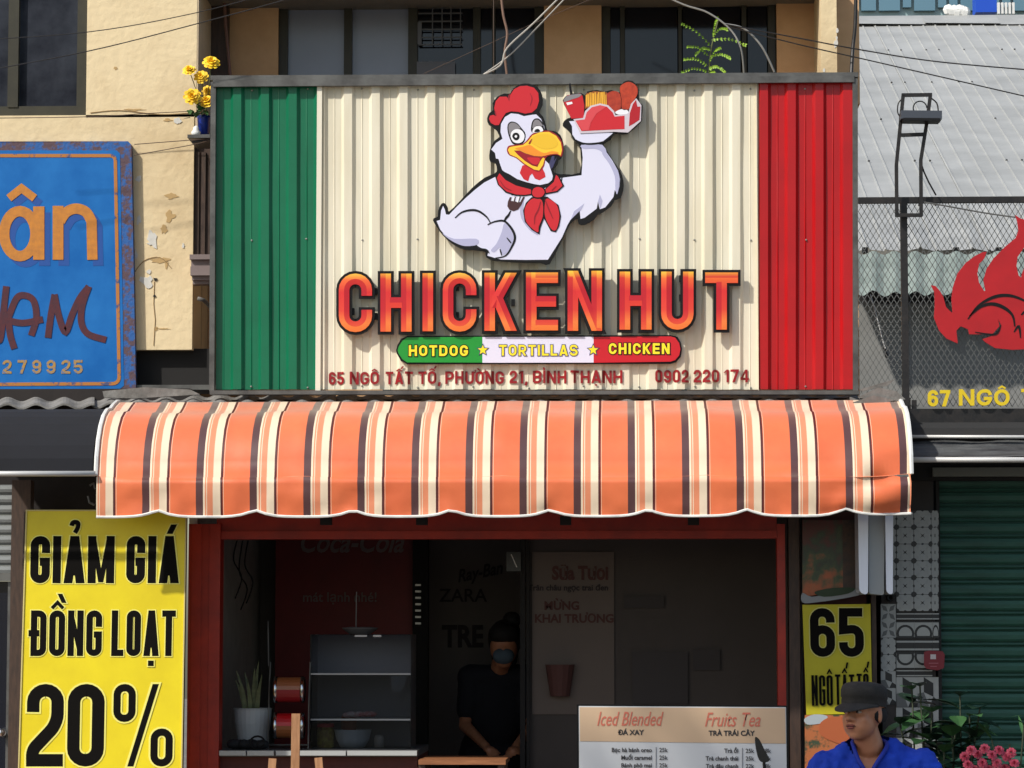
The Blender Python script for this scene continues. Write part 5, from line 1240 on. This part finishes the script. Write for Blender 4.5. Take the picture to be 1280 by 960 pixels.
for x, y, R, Y in FS:
    c3 = at(x, y, Y); blossom(c3, R, m_fy, fb, (math.radians(random.uniform(50, 80)), random.uniform(-.4, .3)))
    q = MB(); q.tube(catmull([tuple(c3), tuple((c3+c_+Vector((0, 0, .12)))/2+Vector((.005, 0, -.01))), tuple(c_+Vector((0, 0, .10)))], 4, False), .0022, 5); q.build('stem', m_st, fb)
def leafmesh(q, b, d, L, W, up=Vector((0, 0, 1)), m=0, fold=.2, droop=.2, seg=4):
    d = Vector(d).normalized(); s = d.cross(up)
    if s.length < .1: s = Vector((1, 0, 0))
    s.normalize(); u = s.cross(d).normalized(); prev = None
    for i in range(seg+1):
        t = i/seg; c = Vector(b)+d*L*t-Vector((0, 0, 1))*droop*L*t*t; w = W*math.sin(math.pi*min(.97, max(.04, t**.8)))
        cur = (c-s*w+u*w*fold, c, c+s*w+u*w*fold)
        if prev: q.face([prev[0], prev[1], cur[1], cur[0]], m); q.face([prev[1], prev[2], cur[2], cur[1]], m)
        prev = cur
for i in range(16):
    c3 = at(random.uniform(236, 258), random.uniform(130, 148), random.uniform(0, .08)); q = MB(); leafmesh(q, c3, (random.uniform(-1, .6), random.uniform(-.8, .2), random.uniform(-.6, .8)), .045, .014); q.build('leaf', m_lf, fb)

# fern-like plant over the sign
fn = thing('feathery_plant', 'bright green feathery seedling rising behind the top edge of the sign', 'plant', at(884, 100, .25))
m_fn = M('bright_leaf', (150, 182, 50), .5, rgb2=(112, 150, 40), scale=40)
q = MB(); q.tube([at(884, 110, .2), at(889, 60, .2), at(898, 24, .2)], .004, 6); q.build('stem', m_st, fn)
random.seed(21)
for (x0_, y0_, x1_, y1_) in ((889, 58, 853, 30), (891, 44, 897, 22), (889, 50, 931, 56), (887, 72, 912, 72), (886, 70, 860, 58), (885, 90, 853, 90), (885, 86, 906, 90), (885, 82, 856, 74), (890, 46, 908, 36), (885, 96, 866, 99), (888, 62, 870, 68), (886, 92, 898, 97), (886, 78, 900, 60)):
    q = MB(); A = at(x0_, y0_, .2); B = at(x1_, y1_, .12+random.uniform(-.04, .04)); M_ = (A+B)/2+Vector((0, 0, .018)); P_ = [Vector(p_) for p_ in catmull([tuple(A), tuple(M_), tuple(B)], 5, False)]
    q.tube(P_, .001, 4)
    for k_ in range(1, len(P_)):
        dr_ = (P_[k_]-P_[k_-1]).normalized()
        for sg in (-1, 1): leafmesh(q, P_[k_], dr_*.7+Vector((0, random.uniform(-.6, .1), sg*random.uniform(.4, .8))), random.uniform(.010, .016), .0052, Vector((0, -1, .3)), 0, .15, .3, 3)
    q.build('frond', m_fn, fn)

# wires
def wire(pts, r, label, m=None, name='wire', n=6, cat='wire', grp=None):
    q = MB(); q.tube(catmull([tuple(at(*p)) for p in pts], 6, False), r, n); o = q.build(name, m or MATS['wire_black']); tag(o, label, cat, grp); return o
M('wire_black', (30, 28, 28), .5); M('wire_pale', (176, 170, 160), .5); M('wire_brown', (84, 66, 54), .6)
wire([(-60, 52, -.2), (110, 40, -.2), (245, 16, -.2), (350, -12, -.2)], .0022, 'upper of two thin wires rising across the left plaster wall')
wire([(-60, 96, -.2), (110, 64, -.2), (245, 30, -.2), (345, 3, -.2), (420, -20, -.2)], .0026, 'lower of two thin wires rising across the left plaster wall')
wire([(-40, 148, .2), (110, 146, .2), (180, 142, .2), (240, 139, .2)], .002, 'thin wire along the wall just below the left window', MATS['wire_brown'])
wire([(168, 180.5, -.05), (240, 175, -.02), (266, 173.5, 0)], .002, 'upper thin wire from the blue sign to the shelf', MATS['wire_brown'])
wire([(168, 194, -.05), (240, 181, -.02), (266, 174.5, 0)], .002, 'lower thin wire from the blue sign to the shelf', MATS['wire_brown'])
wire([(596, 97, .1), (625, 82, .1), (634, 60, .1), (668, 28, .1), (708, -12, .1)], .0042, 'thick pale cable curving up from the sign top to the right', MATS['wire_pale'])
wire([(600, 96, .12), (636, 70, .12), (670, 36, .12), (712, -8, .12)], .0034, 'second pale cable running beside the thick one over the sign', MATS['wire_pale'])
wire([(626, -10, .2), (629, 18, .2), (634, 42, .2), (631, 66, .2), (634, 96, .2)], .0062, 'crooked rusty rod rising behind the middle of the sign top', M('rust_rod', (120, 92, 76), .6), 'rod', 8, 'rod')
wire([(617, -10, .3), (617, 90, .3)], .002, 'thin straight vertical wire beside the crooked rod', MATS['wire_brown'])
wire([(530, 92, .3), (600, 60, .3), (670, 28, .3), (760, -10, .3)], .0014, 'very thin wire slanting across the middle window', MATS['wire_brown'])
wire([(820, -10, .0), (855, 6, .0), (885, 16, .0), (912, 36, .0), (926, 60, .0), (930, 92, .05)], .0044, 'grey cable arching over the plant to the sign top', M('wire_grey', (140, 138, 132), .5))
wire([(905, 30, .02), (930, 36, .02), (952, 58, .02), (968, 90, .05)], .005, 'outer grey cable arching down to the sign top right of the plant', MATS['wire_grey'])
wire([(905, 30, .0), (1000, 48, .0), (1080, 63, .0), (1180, 78, -.05), (1345, 92, -.1)], .0032, 'upper black wire crossing in front of the grey roof')
wire([(905, 32, .0), (1000, 56, .0), (1080, 74, .0), (1180, 97, -.05), (1345, 135, -.1)], .0030, 'lower black wire crossing in front of the grey roof')
wire([(1150, 252, -.1), (1180, 257, -.1), (1230, 266, -.08), (1272, 272, -.08)], .0036, 'grey wire from the floodlight post to the red flame tip', M('wire_mid', (92, 92, 90), .5))
wire([(1070, -20, .05), (1069, 30, .05), (1066, 60, .05), (1064, 93, .02)], .009, 'dark round pole above the top right corner of the sign', m_steel, 'pole', 8, 'pole')

# distant block
db = thing('distant_glass_block', 'far off building of teal and blue glass showing above the roof ridge', 'building', (6, 18, 0))
YD = 18
q = MB(); q.pbox(1000, -60, 1400, 60, YD, 3); q.build('facade', M('pale_teal_facade', (150, 176, 176), .5), db)
random.seed(3)
x = 1040
while x < 1360:
    wv = random.choice((14, 22, 30)); q = MB(); q.pbox(x, -50, x+wv-3, 9+random.choice((0, 4)), YD-.06, .05)
    q.build('window', M('far_glass_%s' % random.choice('ab'), (70, 92, 120) if random.random() < .5 else (96, 130, 146), .15), db); x += wv
q = MB(); q.pbox(1219, -50, 1246, 15, YD-1, .3); q.build('blue_hoarding', M('bright_blue', (20, 76, 190), .5), db)
for i in range(5):
    q = MB(); q.pbox(1247+i*4.6, 3, 1250+i*4.6, 17, YD-1.2, .05); q.build('white_railing', m_whitem, db)
q = MB(); 
for i in range(7): q.ball(at(1186+i*3.3, 16-random.random()*4, 10.2), (.05, .04, .05), n=6)
tag(q.build('white_rags', m_whitem), 'white crumpled scraps sticking up along the grey roof ridge', 'scraps')

# plants bottom right
random.seed(11)
m_rub = M('rubber_leaf', (36, 58, 42), .3, rgb2=(26, 44, 34), scale=12); m_rub2 = M('light_rubber_leaf', (72, 110, 66), .35, rgb2=(54, 92, 52), scale=12)
def shrub(name, label, bx, by, Y, stems, Lr, Wr, mats, cat='plant', n=9):
    t = thing(name, label, cat, Vector((at(bx, by, Y).x, Y, 0)))
    b0 = Vector((at(bx, by, Y).x, Y, .28))
    for (px, py, Ys) in stems:
        tip = at(px, py, Ys); mid = (b0+tip)/2+Vector((random.uniform(-.03, .03), 0, .03)); P_ = catmull([tuple(b0), tuple(mid), tuple(tip)], 5, False)
        q = MB(); q.tube(P_, .004, 6); q.build('stem', M('stem_dark', (48, 56, 36), .7), t)
        for i in range(n):
            u = .3+.7*i/(n-1); c3 = Vector(P_[min(len(P_)-1, int(u*(len(P_)-1)))]); a = i*2.4+random.uniform(-.4, .4); q = MB()
            leafmesh(q, c3, (math.cos(a), math.sin(a)*.8-.15, random.uniform(-.2, .7)), random.uniform(*Lr), random.uniform(*Wr), seg=5); q.build('leaf', random.choice(mats), t)
    q = MB(); q.lathe(Vector((b0.x, b0.y, 0)), [(0, 0), (.09, 0), (.12, .24), (.13, .28), (.11, .28), (0, .25)], 20); q.build('pot', M('terracotta', (130, 78, 56), .8), t)
    return t
shrub('rubber_plant', 'dark green rubber plant in front of the tiled pier behind the man shoulder', 1150, 960, -.5, ((1140, 862, -.35), (1150, 858, -.4), (1125, 905, -.45), (1165, 890, -.45), (1135, 935, -.5), (1120, 940, -.4), (1155, 925, -.5)), (.13, .20), (.036, .056), (m_rub, m_rub, m_rub2), n=16)
shrub('broadleaf_plant', 'broad leaved plant with lighter green leaves in front of the green shutter', 1200, 960, -.55, ((1200, 870, -.45), (1212, 895, -.5), (1225, 885, -.5), (1190, 920, -.6), (1180, 940, -.6), (1215, 940, -.6), (1195, 895, -.5), (1170, 925, -.55)), (.11, .17), (.032, .05), (m_rub, m_rub2, m_rub), n=16)
gsx = shrub('arching_grass', 'thin arching green blades at the right edge behind the pink flowers', 1262, 960, -.6, ((1280, 905, -.55), (1300, 900, -.6), (1240, 925, -.6), (1262, 930, -.6)), (.16, .28), (.006, .011), (m_rub2, m_rub), n=8)
pk = shrub('pink_flower_plant', 'low plant with clustered pink flowers at the bottom right corner', 1238, 975, -.75, ((1215, 950, -.75), (1240, 948, -.75), (1262, 952, -.75), (1228, 968, -.75), (1252, 968, -.78)), (.05, .08), (.014, .022), (m_rub2, m_rub), 'flowers', n=6)
m_pk = M('petal_pink', (214, 92, 112), .5, rgb2=(190, 50, 78), scale=50)
for x, y in ((1206, 946), (1214, 938), (1222, 943), (1231, 936), (1240, 944), (1249, 938), (1258, 946), (1264, 941), (1210, 956), (1246, 954), (1228, 954), (1268, 954), (1236, 962), (1256, 960), (1218, 962)):
    blossom(at(x, y, -.83+random.uniform(0, .06)), .023, m_pk, pk, (math.radians(random.uniform(40, 80)), random.uniform(-.5, .5)))

# ================================================================ PEOPLE
def ball_bm(q, c, r, rot=None): q.ball(c, r, n=20, rot=rot)
def limb(q, a, b, ra, rb_, n=9):
    a = Vector(a); b = Vector(b)
    for i in range(n): t = i/(n-1); q.ball(a.lerp(b, t), ra+(rb_-ra)*t, n=14)
def remesh(o, vox, sm, it=6, disp=None):
    m = o.modifiers.new('voxel', 'REMESH'); m.mode = 'VOXEL'; m.voxel_size = vox; m.use_smooth_shade = True
    s = o.modifiers.new('smooth', 'SMOOTH'); s.factor = sm; s.iterations = it
    if disp:
        tx = bpy.data.textures.new('cloth_folds', 'CLOUDS'); tx.noise_scale = disp[1]; d = o.modifiers.new('folds', 'DISPLACE'); d.texture = tx; d.strength = disp[0]; d.mid_level = .5
    dg = bpy.context.evaluated_depsgraph_get(); me = bpy.data.meshes.new_from_object(o.evaluated_get(dg)); o.modifiers.clear(); o.data = me
    return o
m_skin = M('skin', (198, 138, 104), .45, rgb2=(178, 116, 84), scale=12, thr=(.3, .7))
YPn = -1.9
hc = at(1078, 892, YPn)                   # middle of the head
man = thing('person', 'man in blue long sleeved shirt and dark cap sitting and looking left', 'person', Vector((hc.x+.03, YPn, 0)))
yaw = math.radians(-36)                   # faces the camera, turned to the left
F = Matrix.Rotation(yaw, 3, 'Z') @ Matrix.Rotation(math.radians(-5), 3, 'X')
def hp(x, y, z): return hc+F @ Vector((x, y, z))      # head frame: -y is forwards
q = MB()
ball_bm(q, hp(0, .012, .025), (.079, .096, .095), F); ball_bm(q, hp(0, -.022, -.045), (.066, .068, .064), F); ball_bm(q, hp(0, -.046, -.088), (.032, .030, .024), F)
ball_bm(q, hp(.034, -.055, -.028), (.026, .022, .026), F); ball_bm(q, hp(-.034, -.055, -.028), (.026, .022, .026), F)
ball_bm(q, hp(.030, -.075, .018), (.030, .012, .010), F); ball_bm(q, hp(-.030, -.075, .018), (.030, .012, .010), F)
limb(q, hp(0, -.086, .006), hp(0, -.108, -.026), .0090, .0140, 6); ball_bm(q, hp(.0135, -.093, -.029), .0100); ball_bm(q, hp(-.0135, -.093, -.029), .0100)
ball_bm(q, hp(0, -.082, -.053), (.024, .0125, .0065), F); ball_bm(q, hp(0, -.080, -.064), (.021, .0125, .0075), F)
for s in (-1, 1): ball_bm(q, hp(s*.078, .012, -.008), (.009, .017, .031), F @ Matrix.Rotation(s*.3, 3, 'Z'))
nk = hc+Vector((.03, .04, -.135)); limb(q, hp(0, .02, -.055), nk, .054, .060, 6)
sh_l = nk+Vector((-.19, -.01, -.085)); sh_r = nk+Vector((.225, .03, -.075))
chest = nk+Vector((.01, .02, -.20)); hip = nk+Vector((.02, .10, -.52))
ball_bm(q, chest, (.165, .10, .19)); ball_bm(q, (chest+hip)/2, (.145, .10, .19)); ball_bm(q, hip, (.165, .12, .11)); limb(q, sh_l, sh_r, .048, .048, 9)
el_l = sh_l+Vector((-.11, -.08, -.27)); el_r = sh_r+Vector((.14, -.06, -.25))
ha_l = el_l+Vector((.12, -.20, -.08)); ha_r = el_r+Vector((-.08, -.22, -.07))
kn_l = hip+Vector((-.20, -.42, .02)); kn_r = hip+Vector((.16, -.44, .02)); ft_l = Vector((kn_l.x-.02, kn_l.y+.02, .07)); ft_r = Vector((kn_r.x+.02, kn_r.y+.02, .07))
for a, b, c_, k_, f_ in ((sh_l, el_l, ha_l, kn_l, ft_l), (sh_r, el_r, ha_r, kn_r, ft_r)):
    limb(q, a, b, .046, .036); limb(q, b, c_, .036, .026)
    dv = (c_-b).normalized(); ball_bm(q, c_+dv*.045, (.036, .045, .018))
    for u in range(4): limb(q, c_+dv*.07+Vector((.018*(u-1.5), 0, 0)), c_+dv*(.135-.008*abs(u-1.3))+Vector((.021*(u-1.5), 0, -.02)), .0085, .0075, 5)
    limb(q, c_+dv*.03+Vector((.03, 0, 0)), c_+dv*.08+Vector((.055, 0, -.01)), .010, .008, 4)
    hj = hip+Vector(((-.09 if a is sh_l else .09), 0, 0)); limb(q, hj, k_, .078, .058); limb(q, k_, f_, .056, .038); ball_bm(q, f_+Vector((0, -.07, -.03)), (.045, .12, .036))
bd = q.build('body', m_skin, man); remesh(bd, .0065, .5, 3)
# shirt
q = MB()
limb(q, sh_l+Vector((0, 0, -.01)), sh_r+Vector((0, 0, -.01)), .068, .068, 11); ball_bm(q, chest+Vector((0, 0, .03)), (.19, .125, .20)); ball_bm(q, (chest+hip)/2, (.175, .13, .22)); ball_bm(q, hip, (.18, .145, .10))
limb(q, sh_l+Vector((.03, 0, .0)), nk+Vector((-.04, .025, .000)), .06, .052, 6); limb(q, sh_r+Vector((-.03, 0, .0)), nk+Vector((.04, .025, .000)), .06, .052, 6)
for a, b, c_ in ((sh_l, el_l, ha_l), (sh_r, el_r, ha_r)): limb(q, a, b, .066, .056); limb(q, b, b.lerp(c_, .9), .055, .042)
shirt = q.build('blue_shirt', M('shirt_blue', (8, 66, 196), .8, rgb2=(6, 50, 160), scale=5, bump=.15, bscale=300), man)
remesh(shirt, .008, .5, 5, (.034, .055))
# neck opening is cut by dropping faces in a V at the front of the collar
me = shirt.data; bm = bmesh.new(); bm.from_mesh(me); ofs = WLOC[shirt.name]; dl = []
for v in bm.verts:
    p = v.co+ofs-nk; fx = abs(p.x+.012)
    if p.y < .03 and p.z > -.115 and fx < (p.z+.115)*.62: dl.append(v)
    elif (p.x**2+(p.y-.0)**2)**.5 < .066 and p.z > -.01: dl.append(v)
bmesh.ops.delete(bm, geom=dl, context='VERTS'); bm.to_mesh(me); bm.free()
cl = MB(); vpt = nk+Vector((-.012, -.108, -.118))
for s in (-1, 1):
    cl.tube(catmull([tuple(vpt), tuple(nk+Vector((-.012+s*.040, -.10, -.055))), tuple(nk+Vector((s*.068, -.045, .0))), tuple(nk+Vector((s*.062, .03, .02))), tuple(nk+Vector((0, .075, .022)))], 5, False), .009, 8)
cl.build('collar', M('collar_blue', (16, 44, 150), .75), man, True)
# trousers
q = MB(); ball_bm(q, hip+Vector((0, 0, -.03)), (.185, .15, .10))
for s, k_, f_ in ((-1, kn_l, ft_l), (1, kn_r, ft_r)): limb(q, hip+Vector((s*.09, 0, -.01)), k_, .092, .072); limb(q, k_, f_+Vector((0, 0, .06)), .07, .055)
tr_ = q.build('trousers', M('trouser_grey', (50, 52, 58), .8, bump=.2), man); remesh(tr_, .012, .5, 4)
# cap: band, flat crown, visor
def ring(rx, ry, z, n=28, ox=0): return [hp(rx*math.cos(2*math.pi*k_/n), ry*math.sin(2*math.pi*k_/n)+ox, z) for k_ in range(n)]
q = MB(); RR = [ring(.0855, .104, .030, ox=.010), ring(.0880, .107, .040, ox=.010), ring(.0875, .106, .062, ox=.010), ring(.0910, .110, .065, ox=.010), ring(.0905, .109, .092, ox=.008), ring(.0860, .104, .110, ox=.008), ring(.072, .088, .122, ox=.008), ring(.045, .056, .129, ox=.008), ring(.004, .004, .131, ox=.008)]
b0 = 0
for i, rg in enumerate(RR): q.v += rg
for i in range(len(RR)-1):
    for k_ in range(28): q.f.append((i*28+k_, i*28+(k_+1) % 28, (i+1)*28+(k_+1) % 28, (i+1)*28+k_)); q.m.append(0)
m_cap = M('cap_black', (50, 47, 44), .85, rgb2=(38, 36, 34), scale=20, bump=.3, bscale=200)
cap = q.build('cap', m_cap, man, True)
q = MB(); n = 16
top, bot = [], []
for i in range(n+1):
    a = math.radians(198+144*i/n); c_, s_ = math.cos(a), math.sin(a)
    inn = (.0860*c_, .103*s_+.010, .038); k_ = max(0, -s_)
    out = (.094*c_*(1+.06*k_), .106*s_+.010-.060*max(0, math.sin(math.radians(180*i/n)))**.7, .030-.030*max(0, math.sin(math.radians(180*i/n)))**1.2)
    top.append((hp(*inn), hp(*out))); bot.append((hp(inn[0], inn[1], inn[2]-.006), hp(out[0], out[1], out[2]-.005)))
for i in range(n):
    q.face([top[i][0], top[i+1][0], top[i+1][1], top[i][1]]); q.face([bot[i][0], bot[i][1], bot[i+1][1], bot[i+1][0]]); q.face([top[i][1], top[i+1][1], bot[i+1][1], bot[i][1]])
q.build('visor', m_cap, cap, True)
for s in (-1, 1):
    q = MB(); q.ball(hp(s*.030, -.0775, .002), (.013, .008, .0065), n=12, rot=F)
    q.build('eye', M('eye_white', (190, 180, 172), .3), man, True)
for s in (-1, 1):
    q = MB(); q.ball(hp(s*.030-.004, -.0845, .002), (.0055, .003, .0058), n=10, rot=F)
    q.build('iris', M('iris_dark', (28, 20, 18), .2), man, True)
for s in (-1, 1):
    q = MB(); q.tube([hp(s*.012, -.0885, .017), hp(s*.030, -.0885, .021), hp(s*.050, -.077, .016)], [.002, .0035, .0015], 6)
    q.build('eyebrow', M('hair_black', (22, 19, 18), .8), man)
q = MB(); q.ball(hp(0, -.0905, -.0535), (.022, .0060, .0045), n=14, rot=F); q.ball(hp(0, -.0885, -.0635), (.018, .0065, .0055), n=14, rot=F); q.build('lips', M('lip', (140, 74, 64), .45), man, True)
q = MB(); q.tube([hp(-.023, -.086, -.0583), hp(0, -.0965, -.0585), hp(.023, -.086, -.0583)], .0013, 5); q.build('mouth_line', M('mouth_dark', (70, 32, 30), .6), man)
q = MB()
for s in (-1, 1): q.ball(hp(s*.068, .030, -.002), (.016, .050, .034), n=14, rot=F)
q.ball(hp(0, .065, .0), (.066, .046, .048), n=16, rot=F); q.build('hair', M('hair_black', (22, 19, 18), .8), man, True)
# stool
st = thing('plastic_stool', 'low red plastic stool under the seated man', 'stool', Vector((hip.x, hip.y, 0)))
zs = hip.z-.12
q = MB(); q.box((hip.x-.16, hip.y-.15, zs-.03), (hip.x+.16, hip.y+.15, zs)); q.build('seat', M('stool_red', (150, 20, 22), .4), st)
for a in (-1, 1):
    for b in (-1, 1):
        q = MB(); q.tube([(hip.x+a*.13, hip.y+b*.12, zs-.03), (hip.x+a*.16, hip.y+b*.15, 0)], [.018, .014], 8); q.build('leg', MATS['stool_red'], st)

# woman inside
h2 = at(630, 808, 1.5)
wm = thing('person', 'shop worker in dark clothes and pale face mask bending inside the dim shop', 'person', Vector((h2.x, 1.6, .03)))
q = MB(); q.ball(h2, (.075, .09, .105), n=20); q.ball(h2+Vector((0, -.04, -.07)), (.05, .05, .05), n=16); n2 = h2+Vector((-.02, .09, -.10)); limb(q, h2+Vector((0, .02, -.05)), n2, .05, .055, 6)
q.ball(h2+Vector((0, -.092, -.015)), (.011, .014, .014), n=10)
c2_ = n2+Vector((-.04, .08, -.22)); hp2 = n2+Vector((-.06, .16, -.50)); q.ball(c2_, (.15, .10, .20), n=20); q.ball(hp2, (.15, .12, .16), n=20)
sl, sr = n2+Vector((-.17, .04, -.06)), n2+Vector((.14, .04, -.06)); limb(q, sl, sr, .05, .05)
e1, e2 = sl+Vector((-.02, -.06, -.26)), sr+Vector((.03, -.08, -.26)); w1, w2 = e1+Vector((.12, -.22, -.10)), e2+Vector((-.08, -.22, -.10))
for a, b, c_ in ((sl, e1, w1), (sr, e2, w2)):
    limb(q, a, b, .044, .035); limb(q, b, c_, .035, .025); dv = (c_-b).normalized(); q.ball(c_+dv*.04, (.034, .045, .018), n=12)
    for u in range(4): limb(q, c_+dv*.07+Vector((.018*(u-1.5), 0, 0)), c_+dv*.13+Vector((.02*(u-1.5), 0, -.02)), .0085, .007, 4)
    limb(q, c_+dv*.03+Vector((.03, 0, 0)), c_+dv*.08+Vector((.05, 0, -.01)), .010, .008, 4)
for s in (-1, 1): limb(q, hp2+Vector((s*.08, 0, -.05)), Vector((hp2.x+s*.10, hp2.y-.02, .5)), .08, .055); limb(q, Vector((hp2.x+s*.10, hp2.y-.02, .5)), Vector((hp2.x+s*.10, hp2.y+.02, .11)), .052, .038); q.ball((hp2.x+s*.10, hp2.y-.06, .07), (.045, .12, .035), n=14)
b2 = q.build('body', m_skin, wm); remesh(b2, .010, .5, 3)
q = MB(); q.ball(c2_, (.18, .125, .22), n=20); q.ball(hp2, (.18, .145, .20), n=20); limb(q, sl, sr, .066, .066)
for a, b in ((sl, e1), (sr, e2)): limb(q, a, a.lerp(b, .7), .062, .056)
for s in (-1, 1): limb(q, hp2+Vector((s*.08, 0, -.05)), Vector((hp2.x+s*.10, hp2.y, .18)), .095, .065)
dk = q.build('dark_clothes', M('clothes_dark', (20, 22, 32), .85), wm); remesh(dk, .013, .5, 4, (.012, .08))
q = MB(); q.ball(h2+Vector((0, -.03, .065)), (.082, .08, .06), n=18); q.ball(h2+Vector((.005, .03, .04)), (.092, .10, .105), n=20); q.ball(h2+Vector((.04, .04, .14)), (.05, .05, .045), n=14); q.ball(h2+Vector((0, .085, -.05)), (.07, .05, .09), n=14); q.build('hair', M('hair_black', (22, 19, 18), .8), wm, True)
q = MB(); q.ball(h2+Vector((0, -.066, -.050)), (.058, .048, .046), n=18); q.build('face_mask', M('mask_blue', (84, 100, 112), .8), wm, True)

# ---- scooter whose mirror shows
sk = thing('motor_scooter', 'parked scooter whose black rear mirror shows before the menu board', 'scooter', Vector((at(958, 940, -2.5).x+.05, -2.4, 0)))
mr = at(954, 938, -2.5); bx = mr.x+.06
q = MB(); q.prism(catmull([(944, 922), (949, 924), (955, 936), (962, 950), (955, 953), (949, 950), (945, 936)], 3), -2.5, -2.475); q.build('mirror', M('mirror_black', (24, 25, 28), .25), sk)
q = MB(); q.tube(catmull([tuple(at(955, 950, -2.49)), tuple(at(958, 965, -2.48)), (bx+.02, -2.46, .93), (bx+.1, -2.42, .92)], 5, False), .006, 8); q.build('mirror_stem', m_steel, sk)
q = MB(); q.tube([(bx-.02, -2.45, .90), (bx+.12, -2.42, .92), (bx+.50, -2.42, .92), (bx+.62, -2.45, .90)], .014, 10); q.build('handlebar', m_steel, sk)
m_sk = M('scooter_body', (40, 44, 54), .25, coat=.5); xc = bx+.30
q = MB(); limb(q, (xc, -2.44, .86), (xc, -2.48, .60), .10, .13, 7); limb(q, (xc, -2.48, .60), (xc, -2.40, .32), .13, .08, 7); limb(q, (xc, -2.40, .30), (xc, -2.0, .30), .08, .10, 7)
for i in range(9): q.ball((xc, -2.0+.07*i, .36+.03*i), (.13, .14, .14), n=14)
bo = q.build('body_shell', m_sk, sk); remesh(bo, .018, .5, 5)
q = MB()
for i in range(9): q.ball((xc, -1.95+.06*i, .58+.01*i), (.12, .08, .06), n=14)
so = q.build('seat', M('seat_black', (22, 22, 24), .5), sk); remesh(so, .015, .5, 4)
for Yw in (-2.62, -1.5):
    q = MB(); q.lathe((xc, Yw, .25-.13), [(.15, -.03), (.20, -.045), (.245, -.03), (.25, 0), (.245, .03), (.20, .045), (.15, .03)], 28, axis='x'); wl = q.build('wheel', M('tyre', (20, 20, 20), .85), sk, True)
    q = MB(); q.lathe((xc, Yw, .25-.13), [(.0, -.03), (.05, -.03), (.06, -.012), (.16, -.02), (.16, .02), (.06, .012), (.05, .03), (0, .03)], 20, axis='x'); q.build('rim', m_zinc, wl, True)
q = MB(); q.bar((xc, -2.46, .60), (xc, -2.62, .12), .05, .05); q.build('fork', m_steel, sk)
q = MB(); q.ball((xc, -2.56, .74), (.06, .03, .045), n=14); q.build('headlight', M('lens', (210, 212, 214), .1), sk, True)

# ---- unseen tree added up-left of the view to shade man and menu board
random.seed(5)
tc_ = Vector((1.4, -1.4, .1))-SUNDIR*9.0
tr = thing('added_shade_tree', 'leafy tree added out of view to shade the foot of the shop', 'tree', Vector((tc_.x-.4, tc_.y-.3, 0)))
q = MB(); q.tube(catmull([(tc_.x-.4, tc_.y-.3, 0), (tc_.x-.35, tc_.y-.3, 2), (tc_.x-.1, tc_.y-.1, 4), tuple(tc_)], 5, False), [.16-.006*i for i in range(16)], 10)
for i in range(8):
    a = i*.8; q.tube([tc_+Vector((0, 0, -1.6+.1*i)), tc_+Vector((math.cos(a)*.7, math.sin(a)*.7, -.4+.1*i)), tc_+Vector((math.cos(a)*1.3, math.sin(a)*1.3, .2*math.sin(i)))], [.06, .04, .015], 6)
q.build('trunk', M('bark', (96, 80, 64), .9, var=.3, scale=12, bump=.5), tr)
q = MB()
for i in range(5200):
    v = Vector((random.gauss(0, 1), random.gauss(0, 1), random.gauss(0, 1))).normalized(); r_ = 1.6*random.random()**.45*(.86+.2*noise.noise(v*2.2))
    c_ = tc_+v*r_; d = (v+Vector((random.uniform(-.8, .8), random.uniform(-.8, .8), random.uniform(-.8, .5)))).normalized(); s_ = d.cross(Vector((random.random(), random.random(), random.random()))).normalized()*.05
    q.face([c_, c_+d*.07+s_, c_+d*.17, c_+d*.07-s_])
q.build('crown', M('tree_leaf', (58, 88, 36), .5, rgb2=(38, 64, 26), scale=2), tr, kind='stuff')
